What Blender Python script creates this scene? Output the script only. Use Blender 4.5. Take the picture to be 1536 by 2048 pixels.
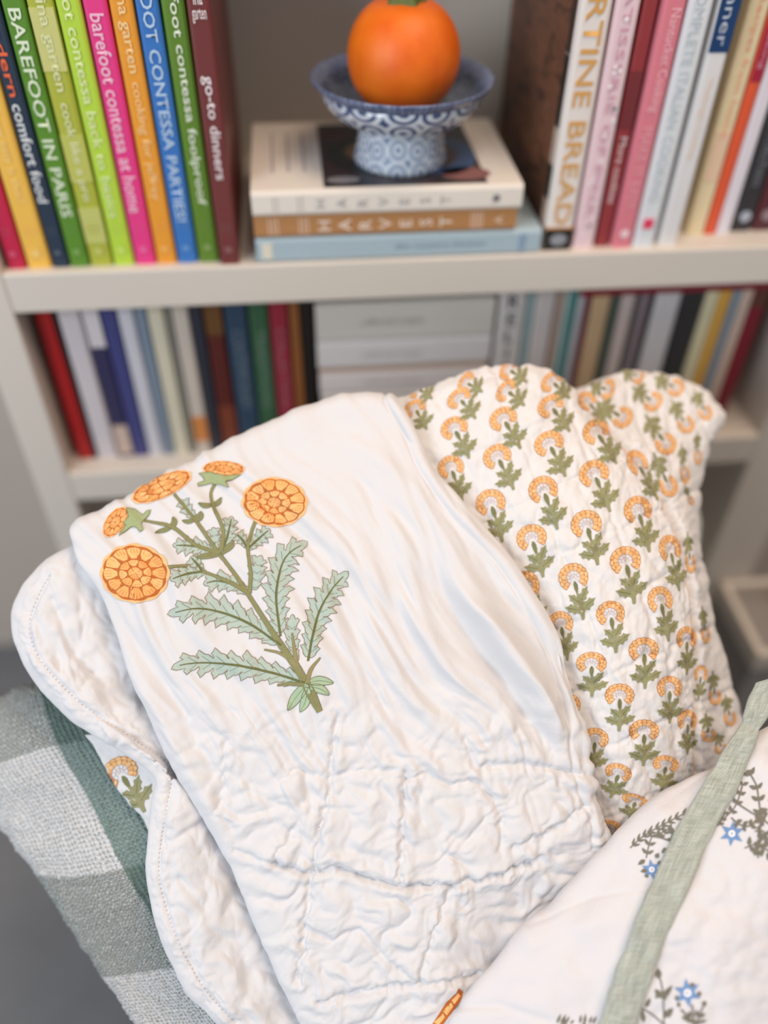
import bpy, bmesh, math, random
import numpy as np
from math import sin, cos, pi, radians, sqrt, atan2
from mathutils import Vector, Matrix, geometry
from mathutils.bvhtree import BVHTree

for o in list(bpy.data.objects):
    bpy.data.objects.remove(o)
S = bpy.context.scene
COL = S.collection
random.seed(7)

# ------------------------------------------------------------------ camera
F = 1680.0; PITCH = radians(44); YAW = radians(6.5); ROLL = radians(1.0); CH = 1.2
_h = np.array([sin(YAW), cos(YAW), 0]); _z = np.array([0, 0, 1.0])
FW = cos(PITCH)*_h - sin(PITCH)*_z
_r0 = np.array([cos(YAW), -sin(YAW), 0]); _u0 = sin(PITCH)*_h + cos(PITCH)*_z
RT = cos(ROLL)*_r0 + sin(ROLL)*_u0
UP = -sin(ROLL)*_r0 + cos(ROLL)*_u0
CAM = np.array([0, 0, CH])
cd = bpy.data.cameras.new('camera'); cam = bpy.data.objects.new('camera', cd); COL.objects.link(cam)
cd.sensor_fit = 'VERTICAL'; cd.sensor_height = 24.0; cd.lens = F/2048*24.0
cd.clip_start = 0.02; cd.clip_end = 50
m = Matrix.Identity(4)
for i in range(3):
    m[i][0] = RT[i]; m[i][1] = UP[i]; m[i][2] = -FW[i]; m[i][3] = CAM[i]
cam.matrix_world = m
cd.dof.use_dof = True; cd.dof.focus_distance = 0.565
cd.dof.aperture_fstop = (cd.lens/1000)/0.0205
S.camera = cam

# ------------------------------------------------------------------ light
S.view_settings.view_transform = 'Standard'; S.view_settings.look = 'None'
S.view_settings.exposure = 0.40; S.view_settings.gamma = 1.0
S.view_settings.use_curve_mapping = False
W = bpy.data.worlds.new('room_light'); S.world = W; W.use_nodes = True
bg = W.node_tree.nodes['Background']; bg.inputs[0].default_value = (0.97, 0.96, 0.97, 1); bg.inputs[1].default_value = 0.25
def area(name, loc, target, size, power, col):
    l = bpy.data.lights.new(name, 'AREA'); l.energy = power; l.color = col; l.shape = 'RECTANGLE'
    l.size, l.size_y = size
    o = bpy.data.objects.new(name, l); COL.objects.link(o); o.location = loc
    d = Vector(target) - Vector(loc); o.rotation_euler = d.to_track_quat('-Z', 'Y').to_euler()
    return o
area('window_daylight', (-1.6, -1.1, 1.75), (0.1, 0.35, 0.7), (1.0, 1.3), 32, (0.86, 0.93, 1.0))
area('ceiling_lamp', (0.5, 0.35, 2.5), (0.15, 0.4, 0.6), (1.0, 0.7), 20, (1.0, 0.77, 0.58))

# ------------------------------------------------------------------ helpers
def ray(px, py):
    return FW + (px-768)/F*RT + (1024-py)/F*UP
def atY(px, py, Y):
    d = ray(px, py); return CAM + d*(Y/d[1])
def atZ(px, py, Z):
    d = ray(px, py); return CAM + d*((Z-CH)/d[2])
def lin(c):
    return tuple(((x/255)/12.92 if x/255 <= 0.04045 else ((x/255+0.055)/1.055)**2.4) for x in c)
def link(o, parent=None):
    COL.objects.link(o)
    if parent is not None: o.parent = parent
    return o
def tag(o, label=None, cat=None, group=None, kind=None):
    if label: o['label'] = label
    if cat: o['category'] = cat
    if group: o['group'] = group
    if kind: o['kind'] = kind
    return o
def empty(name, loc=(0, 0, 0)):
    o = bpy.data.objects.new(name, None); o.empty_display_size = 0.02; COL.objects.link(o); o.location = loc
    return o
def from_bm(name, bm, mat, parent=None, smooth=False):
    me = bpy.data.meshes.new(name); bm.normal_update(); bm.to_mesh(me); bm.free()
    if mat: me.materials.append(mat)
    if smooth:
        for p in me.polygons: p.use_smooth = True
    return link(bpy.data.objects.new(name, me), parent)
def bm_box(bm, x0, x1, y0, y1, z0, z1, bev=0.0):
    b = bmesh.new()
    vs = [b.verts.new((x, y, z)) for x in (x0, x1) for y in (y0, y1) for z in (z0, z1)]
    for q in ((0,1,3,2),(4,6,7,5),(0,4,5,1),(2,3,7,6),(0,2,6,4),(1,5,7,3)):
        b.faces.new([vs[i] for i in q])
    if bev > 0:
        bmesh.ops.bevel(b, geom=b.edges[:], offset=bev, segments=2, affect='EDGES', profile=0.5)
    bmesh.ops.recalc_face_normals(b, faces=b.faces[:])
    me = bpy.data.meshes.new('tmp'); b.to_mesh(me); b.free(); bm.from_mesh(me); bpy.data.meshes.remove(me)
def box(name, x0, x1, y0, y1, z0, z1, mat, parent=None, bev=0.0):
    bm = bmesh.new(); bm_box(bm, x0, x1, y0, y1, z0, z1, bev); return from_bm(name, bm, mat, parent)

# ---- materials
def nt(name):
    mt = bpy.data.materials.new(name); mt.use_nodes = True
    t = mt.node_tree; b = t.nodes['Principled BSDF']
    return mt, t, b
def N(t, kind, **kw):
    n = t.nodes.new(kind)
    for k, v in kw.items():
        if k in n.inputs.keys(): n.inputs[k].default_value = v
        else: setattr(n, k, v)
    return n
_cache = {}
def plain(name, rgb, rough=0.5, var=0.06, scale=60, spec=0.5, bump=0.0):
    key = (name, rgb, rough)
    if key in _cache: return _cache[key]
    mt, t, b = nt(name)
    c = lin(rgb)
    n = N(t, 'ShaderNodeTexNoise', Scale=scale, Detail=4.0)
    tc = N(t, 'ShaderNodeTexCoord'); t.links.new(tc.outputs['Object'], n.inputs['Vector'])
    mx = N(t, 'ShaderNodeMix', data_type='RGBA')
    mx.inputs[6].default_value = (*[x*(1-var) for x in c], 1); mx.inputs[7].default_value = (*[min(1, x*(1+var)) for x in c], 1)
    t.links.new(n.outputs[0], mx.inputs[0]); t.links.new(mx.outputs[2], b.inputs['Base Color'])
    b.inputs['Roughness'].default_value = rough
    b.inputs['Specular IOR Level'].default_value = spec
    if bump:
        bp = N(t, 'ShaderNodeBump', Strength=bump, Distance=0.001)
        t.links.new(n.outputs[0], bp.inputs['Height']); t.links.new(bp.outputs[0], b.inputs['Normal'])
    _cache[key] = mt
    return mt
def cotton(name, rgb, bump=0.25, scale=700, crinkle=0.35, cscale=60):
    mt, t, b = nt(name)
    b.inputs['Base Color'].default_value = (*lin(rgb), 1); b.inputs['Roughness'].default_value = 0.85
    b.inputs['Specular IOR Level'].default_value = 0.2
    b.inputs['Sheen Weight'].default_value = 0.15; b.inputs['Sheen Roughness'].default_value = 0.4
    tc = N(t, 'ShaderNodeTexCoord')
    n1 = N(t, 'ShaderNodeTexNoise', Scale=scale, Detail=2.0)
    n2 = N(t, 'ShaderNodeTexNoise', Scale=cscale, Detail=5.0, Roughness=0.6, Distortion=0.6)
    for n in (n1, n2): t.links.new(tc.outputs['Object'], n.inputs['Vector'])
    b1 = N(t, 'ShaderNodeBump', Strength=bump, Distance=0.0004)
    b2 = N(t, 'ShaderNodeBump', Strength=crinkle, Distance=0.003)
    t.links.new(n2.outputs[0], b2.inputs['Height']); t.links.new(n1.outputs[0], b1.inputs['Height'])
    t.links.new(b2.outputs[0], b1.inputs['Normal']); t.links.new(b1.outputs[0], b.inputs['Normal'])
    return mt
def print_mat():
    mt, t, b = nt('printed_ink')
    a = N(t, 'ShaderNodeVertexColor', layer_name='Ink')
    tc = N(t, 'ShaderNodeTexCoord'); n = N(t, 'ShaderNodeTexNoise', Scale=500.0, Detail=3.0)
    t.links.new(tc.outputs['Object'], n.inputs['Vector'])
    mr = N(t, 'ShaderNodeMapRange'); mr.inputs[3].default_value = 0.86; mr.inputs[4].default_value = 1.12
    t.links.new(n.outputs[0], mr.inputs[0])
    mx = N(t, 'ShaderNodeVectorMath', operation='SCALE')
    t.links.new(a.outputs[0], mx.inputs[0]); t.links.new(mr.outputs[0], mx.inputs['Scale'])
    t.links.new(mx.outputs[0], b.inputs['Base Color'])
    b.inputs['Roughness'].default_value = 0.85; b.inputs['Specular IOR Level'].default_value = 0.2
    return mt
INK = print_mat()

# ---- smooth noise
def vnoise(x, y, seed=0):
    xi = np.floor(x).astype(np.int64); yi = np.floor(y).astype(np.int64)
    xf = x-xi; yf = y-yi
    def g(ix, iy):
        h = (ix*374761393 + iy*668265263 + seed*1274126177) & 0xffffffff
        h = ((h ^ (h >> 13))*1274126177) & 0xffffffff
        h = h ^ (h >> 16)
        a = (h & 0xffff)/65535.0*2*pi
        return np.cos(a), np.sin(a)
    u = xf*xf*xf*(xf*(xf*6-15)+10); v = yf*yf*yf*(yf*(yf*6-15)+10)
    def d(ix, iy, fx, fy):
        a, b = g(ix, iy); return a*fx+b*fy
    n00 = d(xi, yi, xf, yf); n10 = d(xi+1, yi, xf-1, yf); n01 = d(xi, yi+1, xf, yf-1); n11 = d(xi+1, yi+1, xf-1, yf-1)
    return ((n00*(1-u)+n10*u)*(1-v) + (n01*(1-u)+n11*u)*v)*1.5
def fbm(x, y, seed, o=3):
    r = 0; a = 1.0
    for k in range(o):
        r = r + a*vnoise(x*2**k, y*2**k, seed+k*17); a *= 0.5
    return r
def polydist(px, py, pts):
    d = np.full(px.shape, 1e9)
    for (ax, ay), (bx, by) in zip(pts[:-1], pts[1:]):
        vx, vy = bx-ax, by-ay; L = vx*vx+vy*vy
        s = np.clip(((px-ax)*vx+(py-ay)*vy)/L, 0, 1)
        d = np.minimum(d, np.hypot(px-ax-s*vx, py-ay-s*vy))
    return d
def sstep(a, b, x):
    t = np.clip((x-a)/(b-a), 0, 1); return t*t*(3-2*t)

# ---- cloth surfaces lofted through measured points
def cr_matrix(n, t):
    """Catmull-Rom weights: rows for samples t in [0, n-1]"""
    M = np.zeros((len(t), n))
    for k, x in enumerate(t):
        i = min(int(x), n-2); f = x-i
        w = (-0.5*f**3+f**2-0.5*f, 1.5*f**3-2.5*f**2+1, -1.5*f**3+2*f**2+0.5*f, 0.5*f**3-0.5*f**2)
        for j, ww in zip((i-1, i, i+1, i+2), w):
            if j < 0:
                M[k, 0] += 2*ww; M[k, 1] -= ww
            elif j >= n:
                M[k, n-1] += 2*ww; M[k, n-2] -= ww
            else: M[k, j] += ww
    return M
class Cloth:
    def __init__(s, ctrl, nv, nu, disp=None):
        c = np.array(ctrl, float)
        s.v = np.linspace(0, c.shape[0]-1, nv); s.u = np.linspace(0, c.shape[1]-1, nu)
        A = cr_matrix(c.shape[0], s.v); B = cr_matrix(c.shape[1], s.u)
        g = np.einsum('ij,jkl,mk->iml', A, c, B)
        s.px, s.py, D = g[..., 0], g[..., 1], g[..., 2]
        P = CAM + D[..., None]*(FW + ((s.px-768)/F)[..., None]*RT + ((1024-s.py)/F)[..., None]*UP)
        U, V = np.meshgrid(s.u/(c.shape[1]-1), s.v/(c.shape[0]-1)); s.U, s.V = U, V
        s.P = P
        if disp is not None:
            s.P = P + s.normals()*disp(s.px, s.py, U, V)[..., None]
        s.build_bvh()
    def normals(s):
        a = np.gradient(s.P, axis=1); b = np.gradient(s.P, axis=0)
        n = np.cross(a, b); n /= np.linalg.norm(n, axis=-1, keepdims=True)+1e-12
        h, w = n.shape[:2]
        if np.sum(n[h//2, w//2]*(CAM-s.P[h//2, w//2])) < 0: n = -n
        s.flip = np.sum(np.cross(a, b)[h//2, w//2]*(CAM-s.P[h//2, w//2])) < 0
        return n
    def faces(s):
        h, w = s.P.shape[:2]
        i = (np.arange(h-1)[:, None]*w + np.arange(w-1)[None, :]).ravel()
        return np.stack([i, i+1, i+w+1, i+w], 1)
    def build_bvh(s):
        s.normals()
        f = s.faces()
        s.bvh = BVHTree.FromPolygons(s.P.reshape(-1, 3).tolist(), f.tolist())
    def mesh(s, name, mat, parent=None, thick=0.0):
        f = s.faces()
        if s.flip: f = f[:, ::-1]
        me = bpy.data.meshes.new(name)
        me.from_pydata(s.P.reshape(-1, 3).tolist(), [], f.tolist())
        uv = me.uv_layers.new(name='UVMap')
        li = np.empty(len(me.loops), np.int32); me.loops.foreach_get('vertex_index', li)
        q = np.stack([s.U.ravel()[li], s.V.ravel()[li]], 1).astype(np.float32)
        uv.data.foreach_set('uv', q.ravel())
        me.polygons.foreach_set('use_smooth', np.ones(len(me.polygons), bool))
        me.materials.append(mat); me.update()
        o = link(bpy.data.objects.new(name, me), parent)
        if thick:
            sm = o.modifiers.new('thickness', 'SOLIDIFY'); sm.thickness = thick; sm.offset = -1.0
        return o
    def hit(s, px, py):
        d = Vector(ray(px, py)).normalized()
        loc, n, i, dist = s.bvh.ray_cast(Vector(CAM), d)
        if loc is None: return None
        if n.dot(d) > 0: n = -n
        return loc, n

# ------------------------------------------------------------------ room
wall_m = plain('wall_paint', (190, 178, 168), 0.7, 0.03, 6)
floor_m = plain('dark_floor', (116, 117, 120), 0.6, 0.25, 9)
tag(box('floor', -2.5, 2.5, -2.0, 1.0, -0.05, 0.0, floor_m), kind='structure')
tag(box('wall_back', -2.5, 2.5, 0.96, 1.02, 0.0, 2.6, wall_m), kind='structure')

# ------------------------------------------------------------------ bookcase
paint = plain('bookcase_paint', (214, 206, 196), 0.45, 0.02, 14)
XL0, XL1, XR0, XR1 = -0.292, -0.256, 0.502, 0.570
YF, YB = 0.690, 0.958
ZS, ZL = 0.841, 0.612
bc = empty('bookcase', (0.14, 0.82, 0)); tag(bc, 'off-white painted bookcase filled with books behind the armchair', 'bookcase')
def bpart(name, *a, bev=0.002):
    o = box(name, *a, paint, None, bev); o.parent = bc; o.matrix_parent_inverse = Matrix.Translation(-bc.location); return o
bpart('side_panel', XL0, XL1, YF, YB, 0, 1.35)
bpart('side_panel', XR0, XR1, YF, YB, 0, 1.35)
bpart('back_panel', XL1, XR0, YB-0.012, YB-0.001, 0.05, 1.35, bev=0)
for zt in (ZS, ZL, 0.316):
    bpart('shelf', XL1, XR0, YF+0.018, YB-0.012, zt-0.022, zt, bev=0.001)
    bpart('shelf_lip', XL1, XR0, YF, YF+0.018, zt-0.038, zt, bev=0.002)
bpart('top_board', XL0, XR1, YF-0.01, YB, 1.35, 1.38)
bpart('base_board', XL1, XR0, YF+0.02, YF+0.036, 0, 0.278)

# pale box standing at the right upright
q = atY(1460, 1200, 0.655)
sb = empty('storage_box', (q[0]+0.05, 0.60, 0)); tag(sb, 'pale narrow box with a light rim beside the right bookcase upright', 'box')
gm = plain('box_grey', (150, 146, 144), 0.6, 0.04, 20)
def spart(name, x0, x1, y0, y1, z0, z1, mt):
    o = box(name, x0, x1, y0, y1, z0, z1, mt, None, 0.0015); o.parent = sb; o.matrix_parent_inverse = Matrix.Translation(-sb.location)
bx0, bx1, bz = q[0], q[0]+0.085, q[2]
spart('body', bx0+0.004, bx1-0.004, 0.570, 0.686, 0.0, bz-0.03, gm)
for a in ((bx0, bx1, 0.566, 0.576), (bx0, bx1, 0.678, 0.688), (bx0, bx0+0.01, 0.576, 0.678), (bx1-0.01, bx1, 0.576, 0.678)):
    spart('rim', a[0], a[1], a[2], a[3], bz-0.03, bz, paint)

# ------------------------------------------------------------------ books
paper = plain('page_paper', (226, 218, 200), 0.8, 0.08, 200)
def text_mesh(body, name='title', bold=0.0):
    c = bpy.data.curves.new('txt', 'FONT'); c.body = body; c.size = 1.0; c.resolution_u = 2; c.offset = bold
    c.fill_mode = 'FRONT'
    o = bpy.data.objects.new('txt', c); COL.objects.link(o)
    dg = bpy.context.evaluated_depsgraph_get()
    me = bpy.data.meshes.new_from_object(o.evaluated_get(dg))
    bpy.data.objects.remove(o); bpy.data.curves.remove(c)
    me.name = name
    return me
def put_text(root, body, rgb, x, y, za, zb, hgt, mode='down', bold=0.012, name='title'):
    """spine lettering between heights za (start) and zb (end), centred at thickness x"""
    mt = plain('ink_%d_%d_%d' % rgb, rgb, 0.6, 0.02)
    def place(ch, f, nm):
        me = text_mesh(ch, nm, bold)
        if not me.vertices: return
        co = np.empty(len(me.vertices)*3); me.vertices.foreach_get('co', co); co = co.reshape(-1, 3)
        lo, hi = co.min(0), co.max(0)
        out = f(co, lo, hi)
        me.vertices.foreach_set('co', out.ravel()); me.materials.clear(); me.materials.append(mt); me.update()
        link(bpy.data.objects.new(nm, me), cov(root))
    if mode == 'down':
        def f(co, lo, hi):
            s = (za-zb)/(hi[0]-lo[0]); k = hgt/max(hi[1]-lo[1], 1e-6)
            return np.stack([x+(co[:, 1]-(lo[1]+hi[1])/2)*k, np.full(len(co), y), za-(co[:, 0]-lo[0])*s], 1)
        place(body, f, name)
    elif mode == 'flat':
        def f(co, lo, hi):
            w = hi[0]-lo[0]; k = hgt/w; kz = (za-zb)/(hi[1]-lo[1])
            return np.stack([x+(co[:, 0]-(lo[0]+hi[0])/2)*k, np.full(len(co), y), zb+(co[:, 1]-lo[1])*kz], 1)
        place(body, f, name)
    elif mode == 'stack':
        n = len(body); st = (za-zb)/n
        for i, ch in enumerate(body):
            zc = za-(i+0.5)*st
            def f(co, lo, hi, zc=zc):
                k = hgt/0.73
                return np.stack([x+(co[:, 0]-(lo[0]+hi[0])/2)*k, np.full(len(co), y), zc+(co[:, 1]-(lo[1]+hi[1])/2)*k], 1)
            place(ch, f, 'letter')
def disc(root, name, x, y, z, r, rgb, rz=None):
    bm = bmesh.new(); n = 14
    bm.faces.new([bm.verts.new((x+r*cos(-2*pi*i/n), y, z+(rz or r)*sin(-2*pi*i/n))) for i in range(n)][::-1])
    o = from_bm(name, bm, plain('ink_%d_%d_%d' % rgb, rgb, 0.6, 0.02), cov(root))
    return o
root_cover = {}
def cov(root): return root_cover.get(root.name, root)
def book(name, t, d, h, rgb, label, group=None, bands=(), soft=False, cover_mat=None, rough=0.42, cat='book'):
    root = empty(name); tag(root, label, cat, group)
    cm = cover_mat or plain('cover_%d_%d_%d' % rgb, rgb, rough, 0.03, 40)
    b = 0.0012 if soft else 0.0022
    r = min(t*0.16, 0.004)
    prof = [(0, d), (0, r), (r*0.3, r*0.3), (r, 0), (t-r, 0), (t-r*0.3, r*0.3), (t, r), (t, d), (t-b, d), (t-b, b+0.002), (b, b+0.002), (b, d)]
    bm = bmesh.new()
    lo = [bm.verts.new((x, y, 0)) for x, y in prof]; hi = [bm.verts.new((x, y, h)) for x, y in prof]
    n = len(prof)
    for i in range(n):
        j = (i+1) % n; bm.faces.new((lo[i], lo[j], hi[j], hi[i]))
    def cap(v, flip):
        idx = [(0, 1, 10, 11), (1, 2, 3, 10), (3, 4, 9, 10), (4, 5, 6, 9), (6, 7, 8, 9)]
        for q in idx:
            f = [v[k] for k in q]; bm.faces.new(f if not flip else f[::-1])
    cap(lo, True); cap(hi, False)
    bmesh.ops.recalc_face_normals(bm, faces=bm.faces[:])
    root_cover[root.name] = from_bm('cover', bm, cm, root)
    ins = 0.0 if soft else 0.003
    box('page_block', b+0.0002, t-b-0.0002, b+0.0035, d-0.002-ins, ins, h-0.0005-ins, paper, root)
    for (za, zb, c2) in bands:
        box('spine_band', 0.0006, t-0.0006, -0.0004, r+0.0003, zb, za, plain('cover_%d_%d_%d' % c2, c2, rough, 0.03, 40), cov(root))
    return root
YT = -0.0009
def stand(root, x, y, z, lean=0.0):
    root.location = (x, y, z); root.rotation_euler = (0, lean, 0)

# upper shelf, left run: (left px, right px at the shelf line, rgb, title pieces)
def X(px, py=528, Y=0.70): return atY(px, py, Y)[0]
H0 = 0.262
U = lambda z: z-ZS
upper_left = [
 ('red_book', 14, 52, (196, 36, 74), 'dark pink red cookbook, first of the leaning left row', [], 0.245),
 ('yellow_book', 54, 104, (242, 192, 84), 'golden yellow cookbook with faint lettering between red and navy spines', [('how easy is that?', (248, 214, 130), 0.97, 0.90, .42, 'down')], 0.25),
 ('navy_book', 106, 139, (40, 56, 76), 'navy cookbook with orange and white lettering in the left row', [('modern', (238, 106, 62), 1.045, 0.981, .5, 'down'), ('comfort food', (226, 230, 232), 0.976, 0.899, .62, 'down')], 0.262),
 ('green_book', 141, 180, (92, 142, 44), 'green cookbook with large white capitals between navy and olive spines', [('BAREFOOT IN PARIS', (226, 238, 208), 1.040, 0.886, .55, 'down')], 0.262),
 ('olive_book', 182, 227, (178, 184, 66), 'olive cookbook between the green and lime spines', [('ina garten', (224, 228, 172), 1.045, 0.984, .5, 'down'), ('cook like a pro', (226, 230, 176), 0.976, 0.899, .5, 'down')], 0.262),
 ('lime_book', 229, 271, (186, 218, 70), 'bright lime cookbook left of the hot pink one', [('barefoot contessa back to basics', (226, 240, 170), 1.085, 0.884, .45, 'down')], 0.262),
 ('pink_book', 273, 314, (234, 62, 138), 'hot pink cookbook between lime and orange spines', [('barefoot contessa at home', (248, 196, 220), 1.036, 0.888, .6, 'down')], 0.262),
 ('orange_book', 316, 356, (238, 160, 52), 'orange cookbook between the pink and bright blue spines', [('ina garten', (250, 214, 150), 1.05, 0.996, .55, 'down'), ('cooking for jeffrey', (250, 208, 140), 0.990, 0.898, .52, 'down')], 0.262),
 ('blue_book', 358, 398, (58, 120, 196), 'bright blue cookbook with pale capitals right of the orange one', [('BAREFOOT CONTESSA PARTIES!', (190, 216, 240), 1.09, 0.879, .5, 'down')], 0.262),
 ('leaf_green_book', 400, 441, (98, 136, 44), 'leaf green cookbook between bright blue and maroon spines', [('barefoot contessa foolproof', (228, 238, 214), 1.075, 0.893, .52, 'down')], 0.262),
 ('maroon_book', 443, 482, (116, 54, 54), 'maroon cookbook at the right end of the left row', [('go-to dinners', (240, 226, 228), 0.995, 0.916, .62, 'down'), ('ina', (230, 214, 214), 1.052, 1.042, .4, 'flat'), ('garten', (230, 214, 214), 1.040, 1.030, .62, 'flat')], 0.262),
]
for nm, a, b_, rgb, lab, texts, h in upper_left:
    x0, x1 = X(a), X(b_); t = x1-x0-0.0006
    light = tuple(min(255, int(c*0.8+52)) for c in rgb)
    bands = []
    if nm == 'olive_book': bands = [(U(1.04), U(0.998), (206, 206, 128)), (U(0.952), U(0.915), (192, 196, 96)), (U(0.893), U(0.862), (196, 200, 112))]
    r = book(nm, t, 0.215, h, rgb, lab, 'cookbooks in the left row of the upper shelf', bands)
    for (s_, c_, za, zb, hf, mode) in texts:
        put_text(r, s_, c_, t/2, YT, U(za), U(zb), t*hf, mode)
    put_text(r, 'clarkson', light, t/2, YT, U(0.879), U(0.876), t*0.62, 'flat', 0.0, 'imprint')
    put_text(r, 'potter', light, t/2, YT, U(0.874), U(0.871), t*0.55, 'flat', 0.0, 'imprint')
    disc(r, 'emblem', t/2, YT, U(0.855), t*0.20, light)
    stand(r, x0, 0.70 if nm != 'maroon_book' else 0.694, ZS)

# stacked books in the middle
def lay(root, xright, y, z, rot=0.0):
    # local x(thickness)->world z, local z(height)->world -x
    root.matrix_world = Matrix.Translation((xright, y, z)) @ Matrix.Rotation(rot, 4, 'Z') @ Matrix(((0, 0, -1, 0), (0, 1, 0, 0), (1, 0, 0, 0), (0, 0, 0, 1)))
xl = atY(512, 500, .692)[0]; xr = atY(1083, 480, .692)[0]
Lb = xr-xl
sg = 'books lying stacked under the footed bowl'
r = book('paperback_book', 0.0225, 0.20, Lb, (172, 192, 202), 'pale blue book at the bottom of the stack under the bowl', sg)
put_text(r, 'the country kitchen', (132, 158, 178), 0.0112, YT, Lb*0.52, Lb*0.20, 0.006, 'down', 0.0)
box('spine_patch', 0.004, 0.018, -0.0005, 0.001, Lb-0.014, Lb-0.005, plain('cover_230_224_206', (230, 224, 206), .5), cov(r))
box('spine_patch', 0.003, 0.019, -0.0005, 0.001, 0.014, 0.020, plain('cover_140_164_188', (140, 164, 188), .5), cov(r))
lay(r, xr, 0.694, ZS)
xl2 = atY(507, 450, .692)[0]; xr2 = atY(1035, 430, .692)[0]; L2 = xr2-xl2
r = book('tan_book', 0.0205, 0.175, L2, (186, 134, 84), 'tan brown book with spaced pale capitals in the middle of the stack', sg)
put_text(r, 'HARVEST', (238, 214, 196), 0.0102, YT, L2*0.775, L2*0.235, 0.011, 'stack', 0.02)
for k in (0.94, 0.825): 
    for j in range(3): box('spine_line', 0.003, 0.0175, -0.0004, 0.001, L2*k-j*0.0035, L2*k-j*0.0035+0.0016, plain('ink_222_186_160', (222, 186, 160), .6), cov(r))
for j in range(4): box('spine_line', 0.003, 0.0175, -0.0004, 0.001, L2*0.17-j*0.003, L2*0.17-j*0.003+0.0016, plain('ink_222_186_160', (222, 186, 160), .6), cov(r))
put_text(r, 'A', (230, 200, 176), 0.0102, YT, L2*0.08, L2*0.06, 0.008, 'stack', 0.02)
lay(r, xr2, 0.694, ZS+0.0228)
xl3 = atY(502, 400, .690)[0]; xr3 = atY(1047, 380, .690)[0]; L3 = xr3-xl3
cream = (232, 224, 214)
r = book('white_book', 0.0215, 0.158, L3, cream, 'white book with a dark cover photo on top of the stack, under the bowl', sg)
put_text(r, 'HARVEST', (176, 172, 172), 0.0107, YT, L3*0.79, L3*0.25, 0.009, 'stack', 0.0)
disc(r, 'emblem', 0.0107, YT, L3*0.10, 0.0032, (120, 116, 120))
for k in (0.92, 0.83):
    for j in range(2): box('spine_line', 0.004, 0.0175, -0.0004, 0.001, L3*k-j*0.0035, L3*k-j*0.0035+0.0012, plain('ink_204_196_190', (204, 196, 190), .6), cov(r))
# cover photograph and lettering on the upper board (local x = thickness top)
mt, t_, b_ = nt('cover_photo')
tc = N(t_, 'ShaderNodeTexCoord'); vo = N(t_, 'ShaderNodeTexVoronoi', Scale=26.0); no = N(t_, 'ShaderNodeTexNoise', Scale=30.0, Detail=3.0)
t_.links.new(tc.outputs['Object'], vo.inputs['Vector']); t_.links.new(tc.outputs['Object'], no.inputs['Vector'])
rp = N(t_, 'ShaderNodeValToRGB'); e = rp.color_ramp.elements
e[0].position = 0.0; e[0].color = (*lin((38, 36, 38)), 1); e[1].position = 1.0; e[1].color = (*lin((58, 46, 44)), 1)
for p_, c_ in ((0.5, (44, 42, 46)), (0.62, (70, 40, 36)), (0.75, (34, 40, 36))):
    k = e.new(p_); k.color = (*lin(c_), 1)
t_.links.new(no.outputs[0], rp.inputs[0]); t_.links.new(rp.outputs[0], b_.inputs['Base Color']); b_.inputs['Roughness'].default_value = 0.35
photo = box('cover_photo', 0.0214, 0.0217, 0.006, 0.150, L3*0.13, L3*0.735, mt, cov(r))
def top_disc(name, y, z, ry, rz, rgb, lift=0.0):
    bm = bmesh.new(); n = 24
    f = bm.faces.new([bm.verts.new((0.02185+lift, y+ry*cos(2*pi*i/n), z+rz*sin(2*pi*i/n))) for i in range(n)])
    if f.normal.x < 0: f.normal_flip()
    from_bm(name, bm, plain('photo_%d_%d_%d' % rgb, rgb, 0.4, 0.25, 90), cov(r))
top_disc('pictured_plate', 0.07, L3*0.27, 0.045, 0.032, (62, 88, 128)); top_disc('pictured_plate', 0.07, L3*0.29, 0.03, 0.02, (84, 60, 48), .0001)
top_disc('pictured_plate', 0.075, L3*0.57, 0.04, 0.034, (26, 34, 32)); top_disc('pictured_plate', 0.08, L3*0.56, 0.022, 0.018, (110, 84, 56), .0001)
top_disc('pictured_plate', 0.026, L3*0.20, 0.014, 0.022, (140, 92, 88)); top_disc('pictured_plate', 0.02, L3*0.66, 0.007, 0.014, (150, 146, 148), .0001)
for zz in (0.80, 0.86, 0.92):
    box('cover_lettering', 0.0214, 0.0217, 0.04, 0.13, L3*zz-0.001, L3*zz+0.001, plain('ink_168_162_166', (168, 162, 166), .6), cov(r))
lay(r, xr3, 0.690, ZS+0.0436)
ZST = ZS+0.0436+0.0217

# upper shelf, right run
def XR(px, py, Y): return atY(px, py, Y)[0]
mt_cr, t_, b_ = nt('crust_photo')
tc = N(t_, 'ShaderNodeTexCoord'); mp = N(t_, 'ShaderNodeMapping'); mp.inputs['Rotation'].default_value = (0.5, 0, 0); mp.inputs['Scale'].default_value = (1, 13, 26)
no = N(t_, 'ShaderNodeTexNoise', Scale=1.6, Detail=6.0, Distortion=1.2); rp = N(t_, 'ShaderNodeValToRGB'); e = rp.color_ramp.elements
e[0].position = 0.2; e[0].color = (*lin((40, 28, 20)), 1); e[1].position = 0.85; e[1].color = (*lin((196, 160, 132)), 1)
for p_, c_ in ((0.42, (84, 54, 38)), (0.52, (128, 82, 58)), (0.6, (100, 64, 44)), (0.7, (150, 104, 80))):
    k = e.new(p_); k.color = (*lin(c_), 1)
t_.links.new(tc.outputs['Object'], mp.inputs[0]); t_.links.new(mp.outputs[0], no.inputs['Vector']); t_.links.new(no.outputs[0], rp.inputs[0])
t_.links.new(rp.outputs[0], b_.inputs['Base Color']); b_.inputs['Roughness'].default_value = 0.5
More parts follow.
